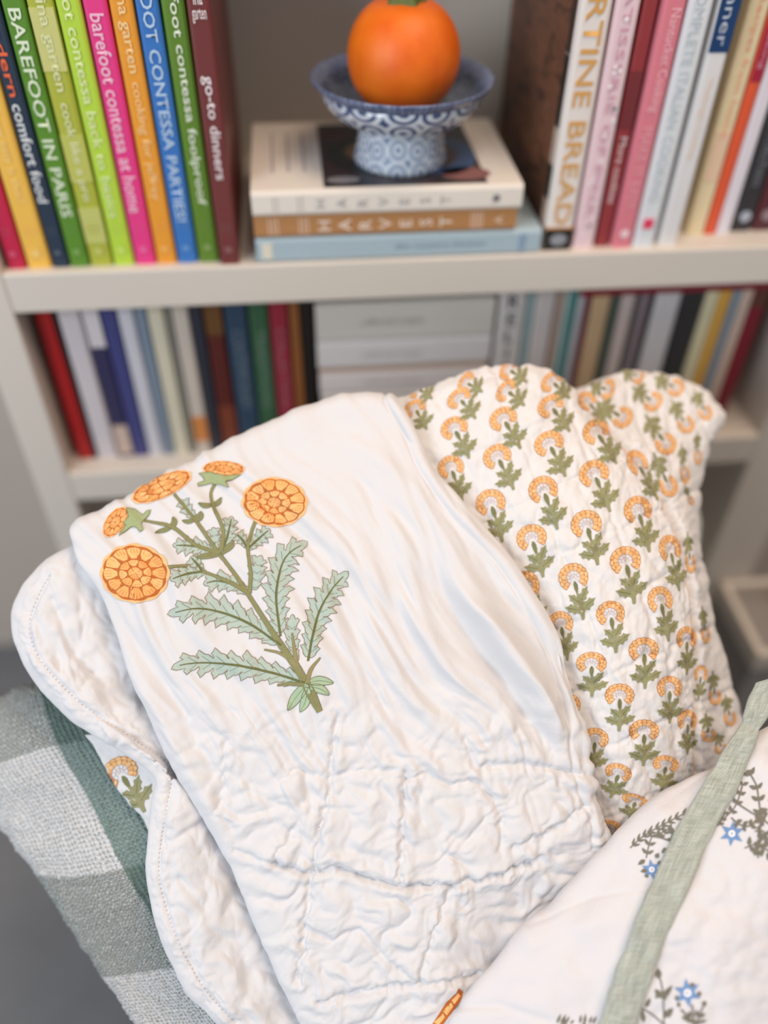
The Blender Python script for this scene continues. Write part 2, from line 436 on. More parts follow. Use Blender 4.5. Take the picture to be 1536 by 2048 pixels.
upper_right = [
 # name, px left/right at py, Y, rgb, label, height, depth
 ('bread_book', 1085, 1141, 500, .698, (236, 228, 222), 'tall white book with big golden capitals and a bread crust cover', .262, .215),
 ('pale_pink_book', 1145, 1187, 497, .700, (236, 208, 214), 'pale pink book with white speckles right of the golden lettered one', .262, .2),
 ('dark_red_book', 1191, 1216, 494, .702, (150, 56, 60), 'slim dark red book with white lettering at its foot', .25, .2),
 ('rose_book', 1222, 1261, 502, .698, (224, 130, 144), 'rose pink book with looping white script', .262, .2),
 ('white_tall_book', 1264, 1306, 500, .698, (226, 230, 234), 'white book with grey capitals and a small red square', .262, .2),
 ('white_slim_book', 1316, 1352, 497, .700, (228, 226, 226), 'slim white book with a navy top panel', .255, .2),
 ('cream_book', 1371, 1407, 474, .718, (232, 214, 174), 'cream book with faint red lettering before the orange spine', .262, .2),
 ('orange_spine_book', 1409, 1430, 472, .718, (226, 92, 56), 'slim orange spined book with crimson upper half', .255, .2),
 ('lavender_white_book', 1432, 1458, 470, .718, (228, 222, 230), 'pale lavender white book between orange and black spines', .25, .2),
 ('black_book', 1461, 1500, 464, .722, (54, 52, 56), 'black book with a round white emblem at its foot', .245, .2),
 ('plum_book', 1503, 1546, 462, .722, (88, 42, 48), 'dark plum book at the right edge of the upper shelf', .25, .2),
 ('charcoal_book', 1549, 1590, 460, .722, (70, 66, 70), 'charcoal book beyond the plum one at the end of the row', .25, .2),
]
g2 = 'books in the right row of the upper shelf'
for nm, a, b2, py, Yp, rgb, lab, h, d in upper_right:
    x0, x1 = XR(a, py, Yp), XR(b2, py, Yp); t = x1-x0-0.0005
    bands = []
    if nm == 'bread_book': bands = [(0.020, 0.0005, (34, 32, 34)), (0.022, 0.0195, (206, 150, 96))]
    if nm == 'white_slim_book': bands = [(0.255, U(1.003), (24, 62, 110))]
    if nm == 'orange_spine_book': bands = [(0.255, U(0.975), (168, 34, 62))]
    if nm == 'dark_red_book': bands = [(U(0.990), U(0.945), (118, 48, 52))]
    r = book(nm, t, d, h, rgb, lab, g2, bands)
    if nm == 'bread_book':
        put_text(r, 'TARTINE BREAD', (216, 164, 92), t*0.5, YT, U(1.083), U(0.8655), t*0.55, 'down', 0.012)
        disc(r, 'emblem', t*0.5, YT, 0.0105, t*0.30, (150, 152, 160), 0.0055)
        box('cover_photo', -0.0006, 0.0001, 0.018, d, 0.0, h, mt_cr, cov(r))
        for (y0, y1, z0, z1, c) in ((0.006, 0.017, .105, .16, (36, 34, 28)), (0.006, 0.017, .075, .104, (196, 178, 160)), (.006, .017, .045, .074, (44, 46, 36)), (.006, .017, .01, .044, (186, 164, 146)), (.006, .017, .161, .20, (60, 44, 34))):
            box('cover_patch', -0.0006, 0.0001, y0, y1, z0, z1, plain('photo_%d_%d_%d' % c, c, .5, .2, 80), cov(r))
    elif nm == 'pale_pink_book':
        put_text(r, 'PATISSERIE OF PINK', (214, 160, 180), t*.5, YT, U(1.06), U(.87), t*.34, 'down', .0)
        rr = random.Random(3)
        for k in range(26): disc(r, 'speckle', t*rr.uniform(.2, .8), YT-0.0001, rr.uniform(.006, .25), t*.09, (248, 240, 242))
    elif nm == 'dark_red_book':
        put_text(r, 'More cookies', (232, 206, 206), t*.5, YT, U(.939), U(.882), t*.5, 'down', .01)
    elif nm == 'rose_book':
        put_text(r, 'Nantucket Cooking', (246, 196, 204), t*.55, YT, U(1.035), U(.960), t*.55, 'down', .0)
        put_text(r, 'MAKE IT EASY', (236, 170, 180), t*.5, YT, U(.948), U(.878), t*.5, 'down', .0)
        disc(r, 'emblem', t*.5, YT, U(.855), t*.22, (248, 222, 228))
    elif nm == 'white_tall_book':
        put_text(r, 'THE COMPLETE ITALIAN COOKING', (190, 200, 206), t*.45, YT, U(1.08), U(.884), t*.42, 'down', .0)
        box('emblem', t*.25, t*.7, -0.0010, 0.001, U(.859), U(.868), plain('ink_226_64_104', (226, 64, 104), .5), cov(r))
    elif nm == 'white_slim_book':
        put_text(r, 'dinner', (196, 206, 220), t*.5, YT, U(1.06), U(1.008), t*.5, 'down', .0)
        put_text(r, 'Weeknight Cooking', (236, 206, 186), t*.45, YT, U(.985), U(.92), t*.35, 'down', .0)
    elif nm == 'cream_book':
        put_text(r, 'Recipes from home', (232, 160, 130), t*.5, YT, U(1.04), U(.93), t*.4, 'down', .0)
        box('spine_patch', t*.15, t*.85, -0.0006, .001, U(.892), U(.935), plain('ink_232_200_170', (232, 200, 170), .6), cov(r))
    elif nm == 'orange_spine_book':
        put_text(r, 'of cooking', (226, 150, 170), t*.5, YT, U(1.04), U(.985), t*.55, 'down', .0)
    elif nm == 'black_book':
        put_text(r, 'Cocolat Kitchen', (110, 114, 120), t*.55, YT, U(.985), U(.885), t*.5, 'down', .01)
        disc(r, 'emblem', t*.5, YT, U(.856), t*.28, (178, 184, 200))
    elif nm == 'plum_book':
        disc(r, 'emblem', t*.5, YT, U(.857), t*.28, (150, 130, 138)); disc(r, 'emblem', t*.5, YT, U(.880), t*.2, (150, 112, 96))
    stand(r, x0, Yp, ZS)

# lower shelf, left run (px at top line y=619 of the photograph)
def XLW(px, py=619): return atY(px, py, .715)[0]
lower_left = [
 (64, 99, (190, 30, 34), 'bright red book at the left end of the lower shelf', .177),
 (100, 108, (36, 30, 32), 'thin black book right of the bright red one', .184),
 (110, 158, (206, 198, 202), 'white book next to the red one on the lower shelf', .186),
 (160, 196, (52, 48, 84), 'dark navy book with a white top panel', .186),
 (197, 230, (66, 68, 124), 'indigo blue book on the lower shelf', .184),
 (232, 265, (204, 202, 210), 'pale grey white book right of the indigo one', .184),
 (267, 290, (124, 138, 156), 'slim grey blue book on the lower shelf', .184),
 (292, 326, (212, 204, 182), 'cream coloured book right of the grey blue one', .184),
 (328, 340, (132, 130, 120), 'thin grey green book between cream and beige books', .184),
 (342, 376, (200, 188, 176), 'beige book with an orange patch near its foot', .184),
 (378, 403, (46, 48, 60), 'near black navy book right of the beige one', .184),
 (405, 443, (88, 34, 30), 'dark red and brown mottled book', .184),
 (446, 494, (44, 66, 88), 'navy teal book with pale lettering', .186),
 (496, 536, (52, 90, 62), 'dark green book with pale lettering', .186),
 (538, 576, (142, 36, 54), 'crimson book with pale lettering', .186),
 (578, 599, (136, 84, 44), 'brown orange book before the black one', .186),
 (601, 625, (26, 22, 22), 'black book at the end of the lower left row', .186),
]
for a, b2, rgb, lab, h in lower_left:
    x0, x1 = XLW(a), XLW(b2); t = x1-x0-0.0004
    bands = []
    if 'white top panel' in lab: bands = [(h-.001, .137, (214, 206, 208)), (.042, .004, (200, 178, 164))]
    if 'orange patch' in lab: bands = [(.048, .015, (206, 132, 72))]
    if 'mottled' in lab: bands = [(.18, .145, (104, 70, 36)), (.06, .01, (120, 58, 40))]
    r = book('novel', t, .15, h, rgb, lab, 'upright books in the left row of the lower shelf', bands, soft=True)
    if 'pale lettering' in lab:
        lt = tuple(int(c*.6+80) for c in rgb)
        put_text(r, {'n': 'CONTEMPORARY', 'd': 'TRADITIONS', 'c': 'COLLECTION'}[lab[0]], lt, t*.5, YT, .15, .055, t*.5, 'down', .0)
    stand(r, x0, .715, ZL)

# lower shelf, flat stack in the middle
z = ZL
flat = [(.020, 640, 975, (120, 54, 64), 'dusty red book at the bottom of the flat stack'),
        (.012, 636, 978, (150, 146, 156), 'grey book above the dusty red one in the flat stack'),
        (.007, 634, 972, (36, 90, 96), 'thin dark teal book in the flat stack'),
        (.030, 634, 972, (204, 196, 192), 'thick off-white book resting on the thin teal one'),
        (.026, 632, 990, (214, 206, 204), 'off-white book in the middle of the flat stack'),
        (.003, 632, 988, (184, 156, 132), 'thin tan booklet between two off-white books'),
        (.032, 630, 992, (210, 206, 206), 'off-white book second from the top of the flat stack'),
        (.042, 630, 992, (206, 200, 192), 'thick greyish white book on top of the flat stack')]
for i, (t, a, b2, rgb, lab) in enumerate(flat):
    pyy = 790-(z-ZL)/.19*190
    x0, x1 = atY(a, 620, .713)[0], atY(b2, 600, .713)[0]
    r = book('novel', t, .16, x1-x0, rgb, lab, 'books lying flat on the lower shelf', soft=True)
    if t > .025: put_text(r, 'collected recipes', tuple(c-22 for c in rgb), t*.5, YT, (x1-x0)*.75, (x1-x0)*.4, t*.25, 'down', .0)
    lay(r, x1, .713, z); z += t+.0003

# lower shelf, right run
s6 = lambda v: 980+v*.362
lower_right = [
 (62, 222, (204, 198, 196), 'white book with bold black letters beside the flat stack'), (226, 262, (150, 172, 174), 'slim blue grey book beside the lettered white one'),
 (266, 382, (200, 192, 190), 'grey white book between blue grey and brown spines'), (386, 428, (170, 148, 136), 'slim brown grey book in the lower right row'),
 (432, 455, (176, 196, 194), 'thin pale aqua book left of the teal one'), (457, 500, (74, 130, 128), 'slim teal book in the lower right row'),
 (502, 545, (176, 176, 180), 'grey book right of the teal one'), (547, 578, (112, 44, 58), 'thin maroon book left of the tan one'),
 (581, 690, (196, 166, 130), 'tan book in the lower right row'), (693, 743, (76, 86, 76), 'dark green grey book right of the tan one'),
 (746, 824, (198, 182, 178), 'pinkish grey book in the lower right row'), (826, 850, (84, 80, 76), 'thin dark grey book'),
 (852, 904, (134, 120, 126), 'mauve grey book in the lower right row'), (906, 930, (52, 48, 50), 'thin black book left of the wide white one'),
 (932, 1082, (204, 200, 202), 'wide white book in the lower right row'), (1085, 1212, (48, 46, 48), 'wide black book in the lower right row'),
 (1215, 1290, (214, 204, 168), 'cream yellow book right of the wide black one'), (1292, 1356, (212, 160, 68), 'golden yellow book in the lower right row'),
 (1359, 1410, (130, 144, 156), 'slate blue book right of the golden one'), (1412, 1474, (202, 178, 162), 'beige pink book before the last red one'),
 (1477, 1560, (124, 22, 40), 'dark red book at the right end of the lower shelf'),
]
for i, (a, b2, rgb, lab) in enumerate(lower_right):
    x0, x1 = atY(s6(a), 576, .715)[0], atY(s6(b2), 576, .715)[0]; t = x1-x0-.0004
    hh = .181 if i < 7 else .172
    bands = [(hh-.001, .15, (92, 52, 40))] if i == 20 else ([(.06, .02, (126, 62, 36))] if i == 15 else [])
    r = book('novel', t, .15, hh, rgb, lab, 'upright books in the right row of the lower shelf', bands, soft=True)
    if i == 0: 
        put_text(r, 'RELISH', (70, 66, 72), t*.5, YT, .178, .06, t*.5, 'stack', .01)
    stand(r, x0, .715, ZL)
xa = atY(1165, 572, .71)[0]; xb = atY(1552, 548, .71)[0]
r = book('novel', .0125, .14, xb-xa, (132, 22, 44), 'dark red book lying flat on top of the lower right row', soft=True)
lay(r, xb, .708, ZL+.1735)

# ------------------------------------------------------------------ footed bowl and pumpkin
def lathe(name, prof, mat, parent=None, n=72, wob=None):
    bm = bmesh.new(); rings = []
    for k, (r_, z_) in enumerate(prof):
        if r_ < 1e-5: rings.append([bm.verts.new((0, 0, z_))]); continue
        rings.append([bm.verts.new(((r_*(1+(wob(2*pi*i/n, k) if wob else 0)))*cos(2*pi*i/n), (r_*(1+(wob(2*pi*i/n, k) if wob else 0)))*sin(2*pi*i/n), z_)) for i in range(n)])
    for A, B in zip(rings[:-1], rings[1:]):
        for i in range(n):
            j = (i+1) % n
            if len(A) == 1: bm.faces.new((A[0], B[j], B[i]))
            elif len(B) == 1: bm.faces.new((A[i], A[j], B[0]))
            else: bm.faces.new((A[i], A[j], B[j], B[i]))
    bmesh.ops.recalc_face_normals(bm, faces=bm.faces[:])
    return from_bm(name, bm, mat, parent, True)
def china(name, mode):
    mt, t, b = nt(name)
    tc = N(t, 'ShaderNodeTexCoord'); sx = N(t, 'ShaderNodeSeparateXYZ'); t.links.new(tc.outputs['Object'], sx.inputs[0])
    at = N(t, 'ShaderNodeMath', operation='ARCTAN2'); t.links.new(sx.outputs[1], at.inputs[0]); t.links.new(sx.outputs[0], at.inputs[1])
    cx = N(t, 'ShaderNodeCombineXYZ')
    ml = N(t, 'ShaderNodeMath', operation='MULTIPLY'); ml.inputs[1].default_value = {'foot': 2.2, 'rim': 12.0, 'dish': 2.3, 'inner': 3.0}[mode]
    t.links.new(at.outputs[0], ml.inputs[0]); t.links.new(ml.outputs[0], cx.inputs[0])
    mz = N(t, 'ShaderNodeMath', operation='MULTIPLY'); mz.inputs[1].default_value = {'foot': 54.0, 'rim': 10.0, 'dish': 52.0, 'inner': 60.0}[mode]
    t.links.new(sx.outputs[2], mz.inputs[0]); t.links.new(mz.outputs[0], cx.inputs[1])
    vo = N(t, 'ShaderNodeTexVoronoi', Scale=1.0, Randomness=0.25); vo.voronoi_dimensions = '2D'
    t.links.new(cx.outputs[0], vo.inputs['Vector'])
    ws = N(t, 'ShaderNodeMath', operation='SINE'); mm = N(t, 'ShaderNodeMath', operation='MULTIPLY'); mm.inputs[1].default_value = 22.0
    t.links.new(vo.outputs['Distance'], mm.inputs[0]); t.links.new(mm.outputs[0], ws.inputs[0])
    no = N(t, 'ShaderNodeTexNoise', Scale=5.0, Detail=3.0); t.links.new(cx.outputs[0], no.inputs['Vector'])
    ad = N(t, 'ShaderNodeMath', operation='ADD'); t.links.new(ws.outputs[0], ad.inputs[0]); t.links.new(no.outputs[0], ad.inputs[1])
    rp = N(t, 'ShaderNodeValToRGB'); e = rp.color_ramp.elements
    cols = {'foot': ((216, 224, 232), (124, 144, 176)), 'rim': ((84, 98, 134), (116, 128, 158)), 'dish': ((214, 218, 226), (70, 86, 124)), 'inner': ((70, 84, 108), (104, 118, 140))}[mode]
    e[0].position = 0.35; e[0].color = (*lin(cols[0]), 1); e[1].position = 0.85; e[1].color = (*lin(cols[1]), 1)
    t.links.new(ad.outputs[0], rp.inputs[0]); t.links.new(rp.outputs[0], b.inputs['Base Color'])
    b.inputs['Roughness'].default_value = 0.18; b.inputs['Coat Weight'].default_value = 0.3
    return mt
bc0 = atZ(803, 357, ZST); BX, BY = bc0[0]+.004, bc0[1]+.043
bowl = empty('footed_bowl', (BX, BY, ZST)); tag(bowl, 'blue and white patterned china footed bowl holding the pumpkin', 'bowl')
lathe('foot', [(0.030, 0.0), (.0405, .0), (.0415, .003), (.040, .008), (.0375, .020), (.0365, .029), (.037, .0335), (.030, .0345)], china('china_foot', 'foot'), bowl)
lathe('dish', [(.030, .0325), (.040, .0335), (.052, .0372), (.061, .0435), (.0670, .0520), (.0695, .0605), (.0680, .0610), (.0635, .0530), (.056, .0465), (.04, .0415), (0.0, .040)], china('china_dish', 'dish'), bowl)
sc = lambda a, k: .012*abs(sin(a*10))-.006
lathe('rim', [(.0680, .0590), (.0720, .0625), (.0765, .0672), (.0770, .0690), (.0755, .0695), (.0705, .0655), (.0670, .0605)], china('china_rim', 'rim'), bowl, 120, sc)
lathe('inner_glaze', [(.0672, .0612), (.0630, .0538), (.0555, .0474), (.04, .0424), (0.0, .0407)], china('china_inner', 'inner'), bowl)
pk = empty('pumpkin', (BX+.0005, BY, ZST+.0412)); tag(pk, 'small round orange pumpkin sitting in the blue and white bowl', 'pumpkin')
mt_p, t_, b_ = nt('pumpkin_skin')
tc = N(t_, 'ShaderNodeTexCoord'); no = N(t_, 'ShaderNodeTexNoise', Scale=45.0, Detail=4.0); t_.links.new(tc.outputs['Object'], no.inputs['Vector'])
rp = N(t_, 'ShaderNodeValToRGB'); e = rp.color_ramp.elements
e[0].position = .3; e[0].color = (*lin((232, 100, 8)), 1); e[1].position = .75; e[1].color = (*lin((246, 124, 22)), 1)
t_.links.new(no.outputs[0], rp.inputs[0]); t_.links.new(rp.outputs[0], b_.inputs['Base Color']); b_.inputs['Roughness'].default_value = .52
pr = []
for k in range(0, 25):
    a = -pi/2+pi*k/24
    rr = .0465*max(cos(a), 0)**.85; zz = .0425+.0435*sin(a)
    if k > 20: zz -= .0012*(k-20)
    pr.append((rr, zz))
pr[0] = (0, pr[0][1]); pr[-1] = (0, pr[-1][1])
lathe('flesh', pr, mt_p, pk, 120, lambda a, k: -.005*(1-abs(sin(a*6)))**2)
bm = bmesh.new(); rings = []
for k in range(8):
    f = k/7; rad = .0125*(1-f)**2+.0062; zz = .077+.032*f; ox = .004*f*f
    rings.append([bm.verts.new((ox+rad*(1+.16*cos(5*a))*cos(a), rad*(1+.16*cos(5*a))*sin(a), zz)) for a in [2*pi*i/40 for i in range(40)]])
for A, B in zip(rings[:-1], rings[1:]):
    for i in range(40): bm.faces.new((A[i], A[(i+1) % 40], B[(i+1) % 40], B[i]))
bm.faces.new(rings[-1])
from_bm('stem', bm, plain('pumpkin_stem', (92, 106, 56), .7, .2, 120), pk, True)

# ------------------------------------------------------------------ armchair under the textiles
chair_m = plain('chair_linen', (176, 182, 178), .9, .06, 220, bump=.4)
wood = plain('chair_leg_wood', (90, 62, 44), .5, .15, 40)
ch = empty('armchair', (0.12, 0.32, 0)); tag(ch, 'pale grey upholstered armchair almost hidden under quilt, throw and pillows', 'armchair')
def cpart(o):
    o.parent = ch; o.matrix_parent_inverse = Matrix.Translation(-ch.location); return o
def rbox(name, c, size, rot, mat, bev):
    bm = bmesh.new(); bm_box(bm, -size[0]/2, size[0]/2, -size[1]/2, size[1]/2, -size[2]/2, size[2]/2, bev)
    Mx = Matrix.Translation(c) @ Matrix.Rotation(rot[2], 4, 'Z') @ Matrix.Rotation(rot[0], 4, 'X')
    bmesh.ops.transform(bm, matrix=Mx, verts=bm.verts)
    return cpart(from_bm(name, bm, mat, None, True))
rbox('seat', (0.14, 0.16, .34), (.46, .44, .16), (0, 0, -.25), chair_m, .03)
rbox('backrest', (0.12, 0.515, .47), (.46, .10, .46), (-.10, 0, -.04), chair_m, .035)
rbox('arm', (-.13, .262, .35), (.08, .34, .26), (0, 0, .58), chair_m, .03)
for x, y in ((-.02, .0), (.33, -.02), (-.06, .50), (.30, .50)):
    cpart(box('leg', x-.016, x+.016, y-.016, y+.016, 0, .27, wood, None, .004))

# ------------------------------------------------------------------ cloth: helpers for prints
def lincol(c): return (*lin(c), 1.0)
class Print:
    """flat ink shapes given in photograph pixels, laid on a cloth surface"""
    def __init__(s, cloth, step=4.0):
        s.cl = cloth; s.step = step; s.v = []; s.f = []; s.c = []; s.layer = 0
    def tri2d(s, pts):
        return tri_poly(pts, s.step)
    def add(s, pts2d, tris, col, lift):
        base = len(s.v); ok = []
        for x, y in pts2d:
            h = s.cl.hit(x, y)
            if h is None: ok.append(False); s.v.append((0, 0, 0)); continue
            ok.append(True); p = h[0]+h[1]*lift; s.v.append(p[:])
        for t in tris:
            if all(ok[i] for i in t):
                a, b, c = (s.v[base+i] for i in t)
                if max(math.dist(a, b), math.dist(b, c), math.dist(a, c)) > .02: continue
                s.f.append([base+i for i in t]); s.c.append(col)
    def poly(s, pts, col, lift=.0004):
        v, t = s.tri2d(pts); s.add(v, t, col, lift)
    def stroke(s, pts, w, col, lift=.0004, closed=False):
        v, t = stroke2d(pts, w, s.step, closed); s.add(v, t, col, lift)
    def build(s, name, parent):
        me = bpy.data.meshes.new(name); me.from_pydata(s.v, [], s.f)
        ca = me.color_attributes.new('Ink', 'FLOAT_COLOR', 'CORNER')
        cols = np.repeat(np.array([lincol(c) for c in s.c], np.float32), 3, 0) if s.c else np.zeros((0, 4), np.float32)
        # faces may be flipped to face the camera
        if len(me.loops) == len(cols): ca.data.foreach_set('color', cols.ravel())
        me.polygons.foreach_set('use_smooth', np.ones(len(me.polygons), bool))
        me.materials.append(INK); me.update()
        me.validate()
        return link(bpy.data.objects.new(name, me), parent)
def resample(pts, step, closed=False):
    P = list(pts)+([pts[0]] if closed else [])
    out = [P[0]]
    for a, b in zip(P[:-1], P[1:]):
        n = max(1, int(math.dist(a, b)/step+.5))
        for k in range(1, n+1): out.append((a[0]+(b[0]-a[0])*k/n, a[1]+(b[1]-a[1])*k/n))
    return out[:-1] if closed else out
def spline(pts, n=8):
    c = np.array(pts, float); k = len(c)
    if k < 3: return [tuple(p) for p in c]
    return [tuple(p) for p in cr_matrix(k, np.linspace(0, k-1, (k-1)*n+1)) @ c]
def inside(x, y, poly):
    r = False; j = len(poly)-1
    for i in range(len(poly)):
        xi, yi = poly[i]; xj, yj = poly[j]
        if (yi > y) != (yj > y) and x < (xj-xi)*(y-yi)/(yj-yi)+xi: r = not r
        j = i
    return r
def tri_poly(pts, step):
    b = resample(pts, step, True)
    xs = [p[0] for p in b]; ys = [p[1] for p in b]
    inn = []
    if max(xs)-min(xs) > step*1.6 and max(ys)-min(ys) > step*1.6:
        y = min(ys)+step*.8
        while y < max(ys):
            x = min(xs)+step*.8
            while x < max(xs):
                if inside(x, y, b) and min((x-p[0])**2+(y-p[1])**2 for p in b) > (step*.5)**2: inn.append((x, y))
                x += step
            y += step
    allp = [Vector(p) for p in b]+[Vector(p) for p in inn]
    n = len(b)
    vo, _, fo, *_ = geometry.delaunay_2d_cdt(allp, [(i, (i+1) % n) for i in range(n)], [], 0, 1e-5)
    tr = []
    for f in fo:
        cx = sum(vo[i][0] for i in f)/len(f); cy = sum(vo[i][1] for i in f)/len(f)
        if inside(cx, cy, b):
            for k in range(1, len(f)-1): tr.append((f[0], f[k], f[k+1]))
    return [(p[0], p[1]) for p in vo], tr
def stroke2d(pts, w, step, closed=False):
    P = resample(pts, step, closed)
    if closed: P = P+[P[0]]
    n = len(P); v = []; t = []
    ws = w if isinstance(w, (list, tuple)) else None
    for i, p in enumerate(P):
        a = P[max(i-1, 0)]; b = P[min(i+1, n-1)]
        dx, dy = b[0]-a[0], b[1]-a[1]; L = math.hypot(dx, dy) or 1
        if ws:
            f = i/(n-1)*(len(ws)-1); k = min(int(f), len(ws)-2); ww = ws[k]+(ws[k+1]-ws[k])*(f-k)
        else: ww = w
        nx, ny = -dy/L*ww/2, dx/L*ww/2
        v += [(p[0]+nx, p[1]+ny), (p[0]-nx, p[1]-ny)]
        if i:
            k = 2*i; t += [(k-2, k-1, k+1), (k-2, k+1, k)]
    return v, t

# ------------------------------------------------------------------ plaid throw over the arm
def plaid_mat():
    mt, t, b = nt('checked_weave')
    uv = N(t, 'ShaderNodeUVMap'); sx = N(t, 'ShaderNodeSeparateXYZ'); t.links.new(uv.outputs[0], sx.inputs[0])
    def math_(op, a, bv=None):
        n = N(t, 'ShaderNodeMath', operation=op)
        if isinstance(a, (int, float)): n.inputs[0].default_value = a
        else: t.links.new(a, n.inputs[0])
        if bv is not None:
            if isinstance(bv, (int, float)): n.inputs[1].default_value = bv
            else: t.links.new(bv, n.inputs[1])
        return n.outputs[0]
    nz = N(t, 'ShaderNodeTexNoise', Scale=150.0, Detail=2.0); t.links.new(uv.outputs[0], nz.inputs['Vector'])
    jit = math_('MULTIPLY', math_('SUBTRACT', nz.outputs[0], .5), .008)
    v = math_('ADD', sx.outputs[1], jit); u = math_('ADD', sx.outputs[0], jit)
    # cross bands: r2, r4, r6 of 8 rows
    band = math_('GREATER_THAN', math_('SINE', math_('MULTIPLY', math_('SUBTRACT', v, .25), 2*pi*2)), 0.0)   # 1 = white band
    stripe = math_('GREATER_THAN', u, .748)
    def mix(f, c1, c2):
        n = N(t, 'ShaderNodeMix', data_type='RGBA'); t.links.new(f, n.inputs[0])
        for k, c in ((6, c1), (7, c2)):
            if isinstance(c, tuple): n.inputs[k].default_value = (*lin(c), 1)
            else: t.links.new(c, n.inputs[k])
        return n.outputs[2]
    n3 = N(t, 'ShaderNodeTexNoise', Scale=34.0, Detail=3.0); t.links.new(uv.outputs[0], n3.inputs['Vector'])
    dj = math_('MULTIPLY', math_('SUBTRACT', n3.outputs[0], .5), .022)
    su = math_('SINE', math_('MULTIPLY', math_('ADD', sx.outputs[0], dj), 52*2*pi))
    sv = math_('SINE', math_('MULTIPLY', math_('ADD', sx.outputs[1], math_('MULTIPLY', dj, .6)), 125*2*pi))
    bk = math_('MULTIPLY', su, sv)
    mp = N(t, 'ShaderNodeMapping'); mp.inputs['Scale'].default_value = (105, 50, 1); t.links.new(uv.outputs[0], mp.inputs[0])
    slub = N(t, 'ShaderNodeTexNoise', Scale=1.0, Detail=3.0, Roughness=.7); t.links.new(mp.outputs[0], slub.inputs['Vector'])
    sl = math_('SUBTRACT', slub.outputs[0], .5)
    def soft(x, lo_, hi_):
        n = N(t, 'ShaderNodeMapRange', interpolation_type='SMOOTHSTEP'); t.links.new(x, n.inputs[0])
        n.inputs[1].default_value = lo_; n.inputs[2].default_value = hi_; return n.outputs[0]
    gap = math_('MULTIPLY', soft(su, -.55, -.9), math_('ADD', .35, math_('MULTIPLY', soft(sv, -.2, .5), .5)))
    wht = mix(gap, (222, 224, 225), (140, 144, 142))
    dots = math_('MULTIPLY', soft(math_('ADD', bk, math_('MULTIPLY', sl, 2.6)), .05, .6), .85)
    gry = mix(dots, (148, 154, 151), (212, 215, 214))
    left = mix(band, gry, wht)
    d2 = math_('MULTIPLY', soft(math_('ADD', su, math_('MULTIPLY', sl, 2.0)), .3, 1.0), .45)
    right = mix(band, mix(d2, (104, 124, 117), (148, 164, 157)), mix(math_('MULTIPLY', dots, .5), (126, 146, 142), (182, 196, 194)))
    col = mix(stripe, left, right)
    hgt = math_('ADD', math_('ADD', math_('MULTIPLY', su, .35), math_('MULTIPLY', bk, .35)), math_('MULTIPLY', sl, 1.6))
    t.links.new(col, b.inputs['Base Color']); b.inputs['Roughness'].default_value = .95; b.inputs['Specular IOR Level'].default_value = .1
    bp = N(t, 'ShaderNodeBump', Strength=1.0, Distance=.0016); t.links.new(hgt, bp.inputs['Height']); t.links.new(bp.outputs[0], b.inputs['Normal'])
    return mt
throw_ctrl = [
 [(-60, 1500, .76), (-80, 1485, .75), (0, 1440, .735), (80, 1410, .725), (200, 1430, .71)],
 [(-60, 1520, .72), (-110, 1480, .69), (0, 1396, .668), (75, 1370, .657), (190, 1395, .647)],
 [(-40, 1600, .70), (-75, 1560, .66), (0, 1526, .634), (116, 1490, .620), (260, 1470, .614)],
 [(20, 1700, .70), (0, 1656, .65), (75, 1625, .626), (180, 1600, .612), (330, 1570, .607)],
 [(96, 1800, .69), (73, 1752, .64), (140, 1755, .616), (248, 1737, .602), (400, 1700, .599)],
 [(175, 1920, .68), (150, 1874, .63), (217, 1860, .607), (310, 1840, .595), (430, 1800, .592)],
 [(230, 1995, .67), (205, 1955, .62), (275, 1947, .602), (370, 1930, .589), (480, 1900, .587)],
 [(295, 2090, .66), (270, 2048, .61), (350, 2040, .594), (450, 2030, .584), (560, 2000, .584)],
 [(350, 2190, .65), (330, 2150, .60), (410, 2150, .587), (510, 2140, .579), (620, 2110, .579)],
]
def d_throw(px, py, u, v):
    return .0012*vnoise(px/40, py/40, 5) + .0009*vnoise(px/6, py/6, 6)
def project(p):
    v = np.array(p)-CAM; D = v @ FW; return (768+F*(v @ RT)/D, 1024-F*(v @ UP)/D, D)
for row in throw_ctrl:      # outer side hangs straight down from the arm
    px_, py_, D_ = row[1]; w_ = CAM+D_*ray(px_, py_)
    row[0] = project(w_+np.array([.022, .018, -.075]))
throw = Cloth(throw_ctrl, 300, 200, d_throw)
to = throw.mesh('throw_blanket', plaid_mat(), None, .004)
tag(to, 'sage green and white checked woven throw over the chair arm', 'blanket')

